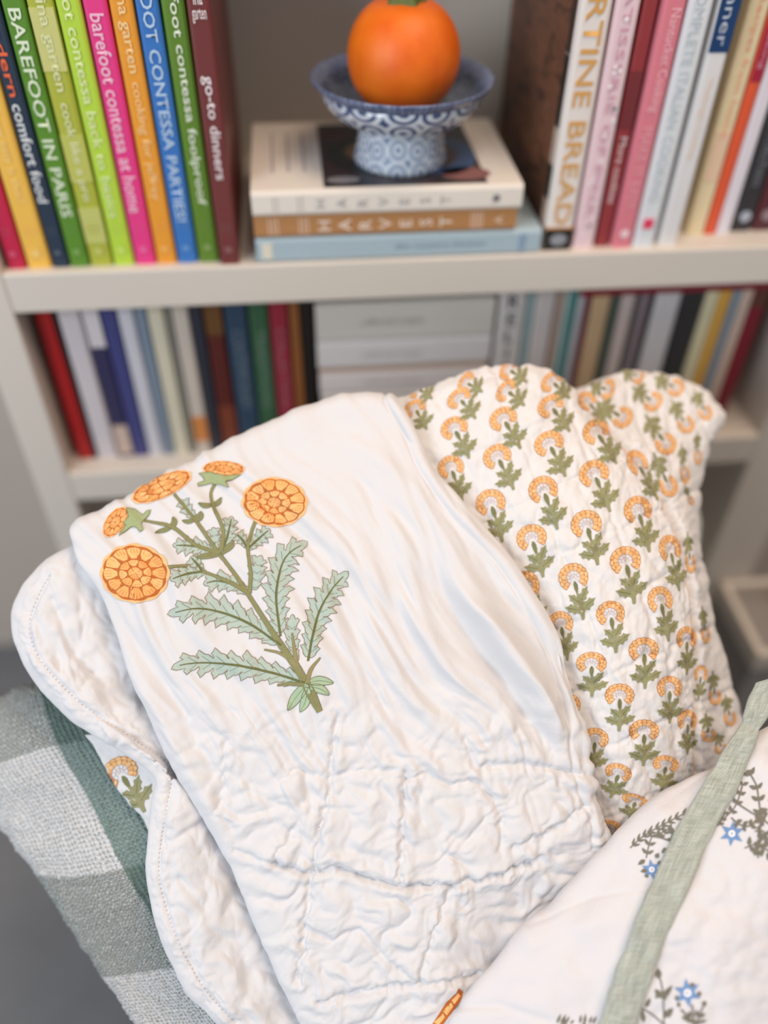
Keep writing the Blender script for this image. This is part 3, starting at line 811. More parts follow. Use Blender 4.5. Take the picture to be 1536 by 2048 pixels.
# ------------------------------------------------------------------ sprig printed pillow sham
sham_ctrl = [
 [(640, 870, .72), (800, 860, .70), (960, 800, .70), (1080, 800, .705), (1165, 815, .71), (1255, 800, .745), (1350, 815, .76), (1385, 850, .77)],
 [(650, 812, .650), (790, 797, .640), (960, 735, .645), (1085, 734, .650), (1160, 774, .662), (1255, 740, .695), (1370, 758, .712), (1405, 790, .745)],
 [(700, 900, .630), (850, 880, .619), (1000, 815, .620), (1130, 825, .627), (1215, 848, .644), (1310, 832, .672), (1438, 822, .698), (1436, 845, .738)],
 [(760, 1000, .622), (925, 1000, .609), (1060, 935, .605), (1190, 925, .612), (1275, 910, .633), (1350, 905, .658), (1416, 900, .686), (1410, 905, .73)],
 [(820, 1100, .615), (1010, 1085, .600), (1120, 1030, .594), (1240, 1010, .602), (1330, 995, .627), (1372, 985, .650), (1402, 975, .678), (1396, 975, .72)],
 [(880, 1230, .610), (1080, 1210, .594), (1180, 1150, .586), (1290, 1130, .594), (1376, 1095, .620), (1393, 1085, .642), (1402, 1080, .668), (1392, 1080, .71)],
 [(920, 1350, .607), (1130, 1340, .589), (1220, 1290, .580), (1320, 1260, .589), (1394, 1230, .614), (1410, 1220, .636), (1426, 1210, .660), (1412, 1210, .70)],
 [(940, 1460, .605), (1150, 1450, .588), (1240, 1420, .579), (1330, 1390, .588), (1402, 1370, .611), (1428, 1340, .634), (1456, 1330, .658), (1440, 1330, .70)],
 [(950, 1570, .605), (1165, 1560, .590), (1250, 1530, .583), (1330, 1500, .591), (1398, 1490, .611), (1434, 1460, .633), (1488, 1440, .658), (1470, 1450, .70)],
 [(970, 1700, .608), (1190, 1690, .597), (1265, 1650, .594), (1340, 1610, .601), (1405, 1590, .618), (1455, 1570, .637), (1530, 1540, .66), (1510, 1560, .70)],
 [(990, 1820, .615), (1220, 1800, .607), (1300, 1760, .606), (1370, 1720, .612), (1440, 1690, .627), (1500, 1670, .645), (1570, 1640, .665), (1550, 1660, .70)],
]
def d_sham(px, py, u, v):
    w = fbm(px/60, py/60, 31, 2)*14
    puff = np.abs(vnoise((px+w)/42, (py+w*.6)/62, 33))
    fine = fbm(px/17, py/24, 35, 2)
    d = .0030*(puff-.3) + .0008*fine
    # stitched quilting rows
    qd = np.minimum(np.abs(((px*.93-py*.36+w*.5) % 118)-59), np.abs(((px*.42+py*.9+w*.5) % 128)-64))
    d -= .0014*np.exp(-(qd/5.0)**2)
    # seam dip between front and back
    su = (u-4/7)*7
    d -= .005*np.exp(-(su/.13)**2)
    d -= .0022*np.exp(-((su)/.6)**2)*np.abs(vnoise(px/9, py/14, 37))
    return d
sham = Cloth(sham_ctrl, 330, 300, d_sham)
sham_m = cotton('sham_cotton', (220, 219, 220), crinkle=.25, cscale=75)
sh = empty('quilted_sham', (0.2, 0.40, .42)); tag(sh, 'quilted white pillow printed with small marigold sprigs behind the white quilt', 'pillow')
def sub(o, root):
    o.parent = root; o.matrix_parent_inverse = Matrix.Translation(-root.location); return o
sham_face = sub(sham.mesh('pillow_face', sham_m, None, .003), sh)
# rear of the pillow
def back_of(cl, root, mat, bulge, stride=8, d=(0.0, .75, -.66)):
    P = cl.P[::stride, ::stride]; h, w = P.shape[:2]
    V, U_ = np.meshgrid(np.linspace(0, 1, h), np.linspace(0, 1, w), indexing='ij')
    B = (np.sin(pi*U_)*np.sin(pi*V))**.6
    d = np.array(d)
    Q = P + B[..., None]*bulge*d
    # straighten the rear between its edges
    f = []
    for i in range(h-1):
        for j in range(w-1): f.append((i*w+j, i*w+j+1, (i+1)*w+j+1, (i+1)*w+j))
    me = bpy.data.meshes.new('pillow_rear'); me.from_pydata(Q.reshape(-1, 3).tolist(), [], f)
    me.polygons.foreach_set('use_smooth', np.ones(len(f), bool)); me.materials.append(mat)
    return sub(link(bpy.data.objects.new('pillow_rear', me)), root)
back_of(sham, sh, sham_m, .09)

# the repeated sprig motif (local: head centre 0,0, head radius 1, stem foot at 0,2.66)
OR1, OR2, OL, PK = (234, 190, 138), (229, 178, 120), (190, 128, 80), (204, 184, 184)
G1, G2 = (148, 147, 110), (122, 123, 84)
def ringpt(r_, a): return (r_*sin(a), -r_*.88*cos(a))
MOT = []   # (verts, tris, colour, lift)
def mo_poly(pts, col, lift): v, t = tri_poly(pts, .16); MOT.append((v, t, col, lift))
def mo_stroke(pts, w, col, lift, closed=False): v, t = stroke2d(pts, w, .16, closed); MOT.append((v, t, col, lift))
AM = radians(142)
def petal(r0, r1, a0, a1, k=3):
    """wedge with a rounded outer end"""
    pts = [ringpt(r0, a0)]
    for i in range(k*2+1):
        f = i/(k*2); rr = r1*(1-.10*(abs(f-.5)*2)**2.2); pts.append(ringpt(rr, a0+(a1-a0)*f))
    pts.append(ringpt(r0, a1))
    for i in range(1, 3): pts.append(ringpt(r0, a1+(a0-a1)*i/3))
    return pts
def ringband(r0, r1, am, n, sc=.05):
    out = [ringpt(r1*(1+sc*abs(sin(pi*n*i/60))-sc), -am+2*am*i/60) for i in range(61)]
    inn = [ringpt(r0, am-2*am*i/24) for i in range(25)]
    return out+inn
mo_poly(ringband(.46, 1.02, AM, 13), OL, .00030)
n1 = 13
for i in range(n1):
    a0 = -AM+2*AM*i/n1+.018; a1 = -AM+2*AM*(i+1)/n1-.018
    mo_poly(petal(.80, .985, a0, a1), OR1 if i % 3 else OR2, .00042)
n2 = 11
for i in range(n2):
    a0 = -AM*.98+2*AM*.98*i/n2+.025; a1 = -AM*.98+2*AM*.98*(i+1)/n2-.025
    mo_poly(petal(.49, .79, a0, a1), OR2 if i % 2 else OR1, .00042)
for i in range(7):
    a = -AM*.8+2*AM*.8*i/6
    c = ringpt(.38, a); mo_stroke([(c[0]+.13*cos(q_), c[1]+.13*sin(q_)) for q_ in [2*pi*k/9 for k in range(9)]], .020, PK, .00042, True)
for i in range(3):
    c = ringpt(.14, -1.2+1.2*i); mo_stroke([(c[0]+.10*cos(q_), c[1]+.10*sin(q_)) for q_ in [2*pi*k/8 for k in range(8)]], .020, PK, .00042, True)
mo_stroke([(0.02, .95), (.05, 1.5), (.06, 1.95), (.0, 2.66)], [.16, .22, .34, .17], G1, .00046)
mo_poly([(-.02, .22), (.1, .30), (.17, .5), (.15, .72), (.08, 1.0), (-.04, 1.0), (-.12, .72), (-.12, .45)], G2, .00048)
def sleaf(bx_, by_, tx, ty, w, lobes=3, side=1):
    dx, dy = tx-bx_, ty-by_; nx, ny = -dy, dx; L = math.hypot(dx, dy); nx /= L; ny /= L
    def pt(f, o): return (bx_+dx*f+nx*o*w, by_+dy*f+ny*o*w)
    pts = [pt(0, .18), pt(.18, .55), pt(.30, .98), pt(.45, .60), pt(.66, .80), pt(.75, .38), pt(1.0, .0),
           pt(.78, -.36), pt(.70, -.82), pt(.48, -.58), pt(.32, -1.0), pt(.18, -.55), pt(0, -.18)]
    mo_poly(pts, G1, .00044)
    mo_stroke([pt(.05, 0), pt(.8, 0)], .05, G2, .00052)
sleaf(.04, 1.62, -.60, .98, .30); sleaf(.10, 1.55, .80, .66, .30)
sleaf(-.05, 2.05, -1.02, 1.66, .34); sleaf(.12, 2.02, 1.15, 1.50, .34)
mo_stroke([(.06, 1.9), (-.25, 1.35)], .12, G1, .00045); mo_stroke([(.06, 1.9), (.32, 1.25)], .12, G1, .00045)
mo_stroke([(.04, 2.3), (-.45, 1.95)], .13, G1, .00045); mo_stroke([(.04, 2.3), (.5, 1.85)], .13, G1, .00045)
def sprig(cl, head, foot, width, parent, name='printed_sprig'):
    P = Print(cl)
    ux, uy = (foot[0]-head[0])/2.66, (foot[1]-head[1])/2.66
    L = math.hypot(ux, uy); r = width/2
    # sideways axis stays level in the picture's weft direction for the sheared folds
    nx, ny = uy/L, -ux/L
    for v, t, col, lift in MOT:
        P.add([(head[0]+nx*x*r+ux*y, head[1]+ny*x*r+uy*y) for x, y in v], t, col, lift)
    if not P.f: return None
    return P.build(name, parent)
z2 = lambda x, y: (800+x*.4297, 720+y*.4297)
z3 = lambda x, y: (980+x*.362, 1150+y*.362)
z7 = lambda x, y: (1200+x*.3906, 700+y*.3906)
front = [(z2, 68, 225, 125, 325, 115), (z2, 275, 178, 352, 275, 125), (z2, 305, 106, 385, 150, 115), (z2, 505, 45, 590, 105, 112), (z2, 495, 142, 580, 215, 125),
 (z2, 80, 132, 150, 182, 110), (z2, 252, 318, 323, 460, 130), (z2, 480, 275, 560, 415, 135), (z2, 705, 100, 790, 182, 120), (z2, 700, 215, 790, 335, 130),
 (z2, 692, 390, 770, 545, 142), (z2, 912, 335, 1008, 485, 130), (z2, 237, 500, 292, 660, 122), (z2, 452, 450, 530, 605, 136), (z2, 666, 605, 733, 790, 138),
 (z2, 902, 530, 978, 708, 142), (z2, 422, 665, 477, 848, 140), (z2, 612, 828, 667, 1012, 142), (z2, 866, 765, 920, 955, 145), (z2, 1106, 700, 1160, 895, 130),
 (z2, 1105, 480, 1200, 655, 92), (z2, 807, 1012, 853, 1210, 138), (z2, 1048, 935, 1090, 1135, 145), (z2, 1256, 880, 1298, 1075, 102), (z2, 585, 1050, 640, 1250, 130),
 (z2, 1210, 1118, 1250, 1310, 116), (z2, 872, 192, 965, 300, 85),
 (z3, 390, 268, 430, 470, 140), (z3, 665, 215, 695, 430, 158), (z3, 560, 487, 562, 672, 168), (z3, 848, 415, 855, 628, 166), (z3, 1085, 350, 1085, 550, 112),
 (z3, 715, 665, 712, 862, 162), (z3, 990, 622, 990, 820, 138), (z3, 580, 905, 565, 1090, 150), (z3, 850, 862, 845, 1055, 166), (z3, 1165, 545, 1150, 690, 72),
 (z3, 1090, 805, 1088, 990, 108), (z3, 710, 1090, 665, 1230, 150), (z3, 970, 1045, 945, 1190, 146), (z3, 803, 1245, 770, 1345, 156), (z3, 665, 1400, 640, 1540, 130),
 (z3, 430, 720, 450, 920, 140)]
rear = [(z2, 1035, 268, 915, 195, 105), (z2, 968, 138, 880, 112, 105), (z2, 1178, 195, 1080, 125, 100), (z2, 1283, 130, 1180, 78, 88), (z2, 1330, 300, 1262, 185, 80),
 (z2, 1420, 245, 1365, 140, 66), (z2, 1236, 390, 1140, 255, 98), (z2, 1248, 585, 1180, 430, 84), (z2, 1385, 450, 1382, 330, 38), (z2, 1325, 530, 1308, 385, 44),
 (z2, 1110, 72, 1030, 52, 90),
 (z7, 463, 1090, 445, 930, 52), (z7, 540, 1455, 520, 1310, 46), (z7, 588, 1775, 575, 1640, 66), (z7, 665, 1885, 640, 1760, 66), (z7, 555, 1970, 540, 1860, 78),
 (z7, 465, 770, 430, 690, 30), (z7, 620, 2040, 600, 1960, 70)]
for zf, hx, hy, fx, fy, w in front+rear:
    sc_ = {z2: .4297, z3: .362, z7: .3906}[zf]
    o = sprig(sham, zf(hx, hy), zf(fx, fy), w*sc_, None)
    if o: o.parent = sham_face
# piped seam
sm_pts = [sham.P[i, int(4/7*299)] for i in range(0, 330, 3)]
cu = bpy.data.curves.new('seam', 'CURVE'); cu.dimensions = '3D'; cu.bevel_depth = .0009; cu.bevel_resolution = 1
sp = cu.splines.new('POLY'); sp.points.add(len(sm_pts)-1)
for p, q_ in zip(sp.points, sm_pts): p.co = (*q_, 1)
cu.materials.append(plain('seam_thread', (226, 190, 166), .9, .1))
so = bpy.data.objects.new('seam_curve', cu); link(so)
sme = bpy.data.meshes.new_from_object(so.evaluated_get(bpy.context.evaluated_depsgraph_get())); bpy.data.objects.remove(so); bpy.data.curves.remove(cu)
sub(link(bpy.data.objects.new('seam', sme)), sh)

# ------------------------------------------------------------------ white quilt
white = cotton('quilt_cotton', (215, 215, 218), crinkle=.22, cscale=55)
qr = empty('quilt', (0.02, 0.30, .50)); tag(qr, 'white scalloped quilt with a big printed marigold plant draped over the armchair', 'quilt')
# lower layer with the scalloped, stitched edge
lower_ctrl = [
 [(175, 1090, .64), (150, 1086, .612), (180, 1095, .605), (225, 1110, .612)],
 [(120, 1125, .635), (92, 1123, .607), (150, 1160, .594), (260, 1230, .607)],
 [(70, 1180, .63), (46, 1175, .603), (125, 1230, .590), (290, 1300, .603)],
 [(45, 1240, .625), (24, 1240, .600), (115, 1300, .586), (310, 1390, .598)],
 [(58, 1302, .62), (36, 1302, .594), (145, 1368, .580), (340, 1460, .592)],
 [(98, 1372, .615), (76, 1376, .589), (200, 1435, .577), (370, 1520, .588)],
 [(172, 1440, .61), (152, 1448, .584), (270, 1492, .574), (400, 1590, .586)],
 [(252, 1490, .60), (236, 1500, .580), (325, 1535, .573), (430, 1640, .584)],
 [(325, 1552, .60), (308, 1556, .578), (362, 1590, .572), (450, 1690, .583)],
 [(322, 1605, .60), (304, 1605, .576), (362, 1640, .568), (465, 1730, .581)],
 [(318, 1668, .595), (298, 1668, .572), (368, 1700, .565), (480, 1770, .58)],
 [(315, 1748, .59), (295, 1748, .569), (385, 1775, .563), (540, 1850, .580)],
 [(332, 1832, .585), (312, 1838, .566), (405, 1860, .561), (590, 1920, .580)],
 [(360, 1908, .585), (340, 1918, .564), (435, 1935, .560), (640, 1990, .580)],
 [(398, 1980, .58), (380, 1992, .563), (480, 2005, .559), (690, 2070, .580)],
 [(455, 2040, .58), (440, 2052, .562), (540, 2075, .559), (740, 2150, .580)],
 [(515, 2115, .58), (500, 2130, .562), (590, 2150, .559), (780, 2220, .580)],
]
edge_in = [(100, 1150), (78, 1190), (60, 1240), (66, 1290), (100, 1345), (160, 1405), (225, 1450), (285, 1490), (335, 1525), (344, 1545), (336, 1600), (325, 1660), (318, 1720), (320, 1770), (340, 1840), (372, 1915), (415, 1985), (470, 2045)]
rays_low = [([(345, 1545), (420, 1560)], 9, .0022), ([(330, 1690), (430, 1630)], 8, .0020), ([(105, 1200), (140, 1300), (185, 1345)], 7, .0018), ([(180, 1350), (160, 1385)], 6, .0014),
            ([(185, 1345), (210, 1370)], 6, .0012), ([(380, 1900), (400, 1960)], 8, .0016), ([(360, 1760), (410, 1820)], 9, .0016)]
def d_low(px, py, u, v):
    w = fbm(px/70, py/70, 51, 2)*16
    d = .0026*fbm((px+w)/60, (py-w)/75, 52, 2) + .0014*np.abs(vnoise((px+w)/28, (py+w)/34, 54))
    q_ = px*.86-py*.5; p_ = px*.5+py*.86
    d += .0030*vnoise(q_/46, p_/260, 58)*sstep(1700, 1400, py)
    d *= .25+.75*sstep(.30, .55, u)
    e_ = polydist(px, py, spline(edge_in, 4))
    d -= .0015*np.exp(-(e_/4.5)**2)
    d += .0008*np.exp(-((e_-13)/8)**2)*(.5+vnoise(px/11, py/11, 56))
    for pts, w_, a in rays_low: d -= a*np.exp(-(polydist(px, py, pts)/w_)**2)
    return d
low = Cloth(lower_ctrl, 330, 170, d_low)
low_o = sub(low.mesh('lower_layer', white, None, .001), qr)
# dashes of stitching
st = Print(low, 3.0)
path = resample(spline(edge_in, 8), 1.0)
for k in range(0, len(path)-5, 9):
    st.stroke([path[k], path[min(k+4, len(path)-1)]], 1.4, (178, 170, 164), .0005)
tag(st.build('stitching', low_o), kind='stuff')
# printed underside peeping out below the lower layer
und_ctrl = [
 [(170, 1470, .604), (230, 1470, .600), (300, 1500, .594), (350, 1530, .59)],
 [(188, 1492, .603), (240, 1510, .598), (310, 1545, .592), (360, 1570, .59)],
 [(208, 1530, .601), (250, 1560, .596), (320, 1590, .591), (370, 1620, .588)],
 [(240, 1585, .599), (275, 1605, .594), (330, 1630, .589), (380, 1660, .587)],
 [(280, 1632, .597), (310, 1650, .592), (350, 1680, .588), (400, 1710, .586)],
 [(300, 1668, .597), (330, 1690, .592), (370, 1720, .588), (420, 1750, .586)],
]
und = Cloth(und_ctrl, 60, 60, lambda px, py, u, v: .0010*fbm(px/30, py/30, 61, 2))
und_o = sub(und.mesh('underside', sham_m, None, .004), qr)
sprig(und, (240, 1545), (290, 1624), 74, und_o)

# top layer
def rowpts(y, *pts): return list(pts)
top_ctrl = [
 [(215, 1085, .70), (200, 1080, .69), (350, 1010, .70), (505, 930, .71), (645, 870, .715), (735, 850, .715), (790, 860, .71), (780, 865, .72)],
 [(170, 1052, .622), (152, 1042, .605), (340, 942, .616), (500, 857, .625), (640, 799, .629), (735, 785, .629), (793, 797, .626), (783, 803, .637)],
 [(176, 1108, .610), (160, 1106, .588), (330, 1035, .597), (500, 950, .604), (660, 885, .609), (780, 865, .610), (862, 932, .606), (850, 938, .618)],
 [(232, 1205, .600), (214, 1206, .580), (372, 1165, .580), (560, 1105, .585), (740, 1055, .588), (890, 1042, .590), (1003, 1100, .590), (990, 1108, .602)],
 [(306, 1388, .592), (288, 1392, .574), (450, 1345, .571), (640, 1280, .573), (830, 1240, .574), (1000, 1230, .575), (1110, 1275, .578), (1096, 1282, .590)],
 [(384, 1540, .590), (364, 1547, .570), (520, 1500, .566), (700, 1450, .566), (880, 1415, .566), (1035, 1400, .567), (1158, 1440, .573), (1142, 1446, .587)],
 [(466, 1682, .588), (448, 1690, .566), (580, 1650, .561), (740, 1605, .559), (900, 1575, .559), (1060, 1560, .561), (1182, 1580, .571), (1164, 1584, .588)],
 [(526, 1824, .585), (508, 1832, .562), (630, 1790, .556), (770, 1755, .553), (910, 1725, .553), (1060, 1700, .559), (1209, 1680, .573), (1192, 1684, .592)],
 [(578, 1946, .582), (560, 1954, .558), (660, 1920, .551), (780, 1888, .548), (900, 1860, .549), (1030, 1835, .565), (1190, 1790, .580), (1180, 1796, .60)],
 [(628, 2056, .58), (610, 2062, .555), (700, 2050, .549), (800, 2035, .546), (910, 2015, .547), (1030, 1985, .574), (1180, 1930, .590), (1170, 1940, .61)],
 [(668, 2176, .58), (650, 2182, .555), (750, 2180, .549), (850, 2160, .547), (950, 2130, .549), (1050, 2095, .565), (1170, 2060, .60), (1160, 2070, .61)],
]
grooves = [
 ([(549, 1725), (585, 1738), (620, 1747), (650, 1738), (680, 1737), (710, 1747), (736, 1759), (780, 1768), (823, 1775), (870, 1772), (905, 1769), (1000, 1750), (1080, 1715)], 5, .0042),
 ([(674, 1431), (664, 1520), (655, 1587), (640, 1660), (624, 1744), (612, 1820), (605, 1900), (592, 1962)], 5, .0026),
 ([(811, 1544), (808, 1600), (805, 1662), (803, 1720), (799, 1762)], 5, .0028),
 ([(640, 2004), (690, 1990), (730, 1987), (780, 1975), (842, 1969), (900, 1962), (960, 1950)], 5, .0030),
 ([(930, 1481), (945, 1520), (955, 1537), (1010, 1530), (1061, 1531), (1110, 1538), (1155, 1550)], 6, .0026),
 ([(1024, 1694), (1060, 1680), (1092, 1662), (1130, 1640), (1167, 1612)], 6, .0022),
 ([(455, 1481), (448, 1550), (436, 1619)], 5, .0018),
 ([(905, 1775), (885, 1820), (868, 1869), (850, 1920), (842, 1962)], 5, .0024),
 ([(812, 1560), (850, 1545), (900, 1570), (950, 1560), (990, 1600), (1005, 1640), (1000, 1700)], 6, .0024),
 ([(560, 1560), (600, 1540), (655, 1560), (720, 1540), (811, 1544)], 6, .0016),
 ([(470, 1700), (520, 1720), (549, 1725), (600, 1640)], 5, .0018),
 ([(600, 1850), (660, 1880), (720, 1860), (770, 1920), (842, 1969)], 5, .0016),
]
folds = [  # long soft folds: polyline, half width px, height (m, + = raised)
 ([(470, 905), (600, 1010), (700, 1110), (770, 1200)], 16, .0036), ([(440, 930), (570, 1040), (680, 1150), (740, 1260)], 14, -.0036),
 ([(620, 850), (760, 920), (880, 1030)], 16, .0026), ([(600, 880), (720, 960), (830, 1070)], 12, -.0022),
 ([(820, 1140), (880, 1170), (960, 1290), (1040, 1420), (1110, 1510)], 15, -.0080), ([(900, 1130), (985, 1250), (1065, 1370), (1135, 1490)], 20, .0085),
 ([(760, 1180), (840, 1310), (900, 1400)], 16, -.0050), ([(800, 1170), (880, 1300), (960, 1410)], 15, .0045),
 ([(720, 1250), (800, 1380), (870, 1450)], 12, .0034), ([(700, 1300), (770, 1420), (850, 1520)], 10, -.0030),
 ([(960, 1150), (1060, 1290), (1120, 1420), (1150, 1500)], 16, -.0048),
 ([(240, 1230), (330, 1370), (400, 1500), (450, 1600)], 12, -.0030), ([(210, 1220), (290, 1380), (370, 1530), (450, 1680)], 14, .0035),
 ([(300, 1190), (400, 1360), (480, 1500)], 13, .0022), ([(480, 1420), (560, 1540), (620, 1650)], 12, .0022), ([(520, 1420), (600, 1530), (650, 1620)], 9, -.0022),
 ([(560, 1450), (640, 1560)], 9, .0020), ([(830, 900), (880, 1010), (960, 1100), (1040, 1230)], 10, -.0026),
]
edge_r = [(793, 797), (830, 860), (862, 932), (925, 1020), (1003, 1100), (1060, 1180), (1110, 1275), (1140, 1360), (1158, 1440), (1165, 1510), (1182, 1580), (1205, 1640), (1209, 1690)]
def d_top(px, py, u, v):
    w1 = fbm(px/90, py/90, 71, 2)*26; w2 = fbm(px/90, py/90, 72, 2)*26
    g1 = vnoise(px/260, py/260, 68)*46; g2 = vnoise(px/260, py/260, 69)*46
    x = px+w1; y = py+w2
    q_ = (px+g1)*.83-(py+g2)*.56; p_ = (px+g1)*.56+(py+g2)*.83           # across / along the hanging folds
    up = sstep(1560, 1330, py)
    lo = 1-up
    d = up*(.0042*vnoise(q_/52, p_/330, 73) + .0022*vnoise(q_/25, p_/190, 74) + .0005*vnoise(q_/13, p_/80, 75))
    d *= (.45+.55*sstep(860, 1050, py))*(.4+.6*sstep(.9/7, 1.7/7, u))
    # crinkled, washed quilting in the lower half
    sa = lambda n: np.sqrt(n*n+.006)
    ef = .25+.75*sstep(.9/7, 1.7/7, u)
    cr = sa(vnoise(x/78, y/62, 76)); cr2 = sa(vnoise((x+y*.3)/38, y/36, 77)); cr3 = sa(vnoise(x/17, y/19, 78))
    d += lo*ef*(.0052*(cr-.25)+.0022*(cr2-.2)+.0005*cr3)
    mid = np.exp(-((py-1480)/170)**2)
    d += mid*ef*.0030*(sa(vnoise(q_/24, p_/95, 79))-.2)
    d += .0012*vnoise(px/160, py/160, 80)
    wob = fbm(px/22, py/22, 81, 2)*7
    for pts, w_, a in grooves:
        e_ = polydist(px+wob, py+wob*.7, pts)
        d -= a*np.exp(-(e_/w_)**2) - .35*a*np.exp(-((e_-w_*3.2)/(w_*1.8))**2)
    for pts, w_, a in folds:
        (ax, ay), (bx_, by_) = pts[0], pts[-1]; LL = (bx_-ax)**2+(by_-ay)**2
        tt = ((px-ax)*(bx_-ax)+(py-ay)*(by_-ay))/LL
        win = sstep(-.06, .40, tt)*sstep(1.08, .78, tt)
        d += a*win*np.exp(-(polydist(px+g1*.25+w1*.12, py+g2*.25+w2*.12, spline(pts, 4))/(w_*1.15))**2)
    er = polydist(px, py, spline(edge_r, 4))
    d -= .0016*np.exp(-((er-24)/4)**2)          # stitched border of the scallop
    d += .0016*np.exp(-((er-12)/9)**2)
    return d
top_ctrl.append([(p[0]+15, p[1]+60, p[2]+.06) for p in top_ctrl[-1]])
top = Cloth(top_ctrl, 470, 380, d_top)
top_o = sub(top.mesh('top_layer', white, None, .004), qr)

# ---- the big marigold plant
pz = lambda p: (180+p[0]*.3516, 900+p[1]*.3516)
MG, MGD, OLV, OLD, OUT = (176, 191, 181), (150, 182, 166), (138, 136, 94), (108, 110, 70), (146, 126, 106)
FO, FL, FH = (186, 106, 54), (242, 188, 124), (236, 172, 106)
plant = None
def piece(name):
    def deco(fn):
        def run(*a, **k):
            global plant
            plant = Print(top, 4.0); fn(*a, **k); plant.build(name, top_o)
        return run
    return deco
@piece('printed_leaf')
def pleaf(mid, hw, lobes=8, asym=1.0, col=MG, rib=(13, 5)):
    c = np.array([pz(p) for p in spline(mid, 12)]); n = len(c)
    tg = np.gradient(c, axis=0); tg /= np.linalg.norm(tg, axis=1, keepdims=True)+1e-9
    nm = np.stack([-tg[:, 1], tg[:, 0]], 1); h = hw*.3516*1.2
    seg = np.concatenate([[0], np.cumsum(np.linalg.norm(np.diff(c, axis=0), axis=1))]); L = seg[-1]
    def at(f, o):
        f = min(max(f, 0), 1); k = np.searchsorted(seg, f*L); k = min(max(k, 1), n-1); g = (f*L-seg[k-1])/max(seg[k]-seg[k-1], 1e-6)
        p = c[k-1]+(c[k]-c[k-1])*g; return tuple(p+nm[k]*o)
    rr = random.Random(int(hw*7+mid[0][0]))
    sides = []
    for s_ in (1, -1):
        pts = []
        for i in range(lobes):
            f0 = .04+.86*i/lobes; df = .86/lobes
            env = min(1.0, .55+1.2*f0) if f0 < .4 else (1.0 if f0 < .62 else 1.0-.62*(f0-.62)/.38)
            o = h*env*rr.uniform(.88, 1.1)
            pts += [at(f0, s_*o*.34), at(f0+df*.30, s_*o*.62), at(f0+df*.55, s_*o*.66), at(f0+df*.95, s_*o*1.0), at(f0+df*1.02, s_*o*.80), at(f0+df*1.16, s_*o*.62), at(f0+df*.98, s_*o*.42)]
        pts += [at(.93, s_*h*.26), at(.97, s_*h*.2)]
        sides.append(pts)
    tip = [at(1.0, 0)]
    poly = sides[0]+tip+sides[1][::-1]
    plant.poly(poly, col, .00032)
    plant.stroke(poly, 1.25, OUT, .00046, True)
    # side veins
    for i in range(lobes):
        f0 = .08+.82*i/lobes
        for s_ in (1, -1):
            plant.stroke([at(f0, 0), at(f0+.07, s_*h*.42)], .9, (122, 142, 122), .00050)
    if rib:
        a = rib[0]*.3516; b = rib[1]*.3516
        plant.stroke([tuple(at(f, 0)) for f in np.linspace(0, .93, 16)], [a, a, b], OLD, .00056)
@piece('printed_stem')
def pstem(pts, w, col=OLV):
    q_ = [pz(p) for p in spline(pts, 8)]
    ww = [x*.3516*.86 for x in (w if isinstance(w, (list, tuple)) else [w, w])]
    plant.stroke(q_, [x+1.3 for x in ww], OLD, .00052); plant.stroke(q_, ww, col, .00062)
@piece('printed_leaf')
def pblade(mid, hw, col=MG):
    c = spline([pz(p) for p in mid], 8); n = len(c); P = np.array(c); tg = np.gradient(P, axis=0); tg /= np.linalg.norm(tg, axis=1, keepdims=True)+1e-9
    nm = np.stack([-tg[:, 1], tg[:, 0]], 1); h = hw*.3516
    prof = np.array([h*max(.12, sin(pi*min(1, (.12+.88*i/(n-1))))**.7) for i in range(n)])
    poly = [tuple(p) for p in P+nm*prof[:, None]]+[tuple(p) for p in (P-nm*prof[:, None])[::-1]]
    plant.poly(poly, col, .00050); plant.stroke(poly, 1.2, (120, 124, 92), .00058, True)
    plant.stroke(c, .9, (118, 132, 100), .00060)
# stems behind
pleaf([(1085, 1060), (1060, 850), (1080, 690), (1130, 590), (1238, 522)], 82, 8)
pleaf([(1240, 1200), (1290, 960), (1370, 800), (1470, 690)], 78, 8)
pleaf([(1090, 1110), (900, 985), (750, 925), (600, 902), (440, 935)], 80, 8)
pleaf([(1225, 1325), (1090, 1282), (880, 1232), (700, 1210), (540, 1218), (462, 1246)], 76, 8)
pleaf([(1180, 1210), (1150, 1080), (1152, 935)], 42, 4, rib=None)
pleaf([(915, 815), (800, 760), (720, 745), (645, 762)], 55, 4)
pleaf([(660, 690), (580, 700), (520, 715), (458, 738)], 52, 4)
pleaf([(640, 690), (610, 650), (572, 608)], 42, 3)
pleaf([(930, 800), (950, 710), (955, 650), (975, 600)], 50, 4, rib=None)
pleaf([(895, 565), (960, 505), (1025, 450)], 48, 4)
pleaf([(895, 560), (870, 515), (832, 475)], 34, 3)
pleaf([(745, 590), (780, 500), (806, 378)], 48, 5)
pleaf([(745, 570), (715, 505), (700, 440)], 32, 3, rib=None)
pleaf([(740, 590), (640, 555), (560, 545), (470, 542)], 48, 5)
pleaf([(600, 392), (560, 345), (520, 284)], 40, 3)
pblade([(745, 592), (660, 604), (600, 610)], 16, OLV); pblade([(745, 590), (800, 545), (818, 520)], 18, OLV)
pblade([(600, 395), (625, 380), (632, 350)], 20, OLV); pblade([(600, 395), (560, 408), (525, 402)], 12, OLV)
pblade([(700, 315), (730, 300), (748, 272)], 14, OLV); pblade([(690, 315), (655, 318), (618, 302)], 13, OLV)
pblade([(455, 445), (480, 415), (472, 382)], 16, OLV); pblade([(455, 448), (415, 458), (370, 472)], 13, OLV)
pstem([(1200, 1275), (1085, 1105), (1000, 975), (900, 822), (830, 715), (742, 598)], [46, 40, 30, 26, 22, 22])
pstem([(735, 590), (600, 400), (478, 250)], [24, 18, 16])
pstem([(745, 580), (758, 455), (703, 325), (688, 250), (712, 188)], [26, 20, 16, 18])
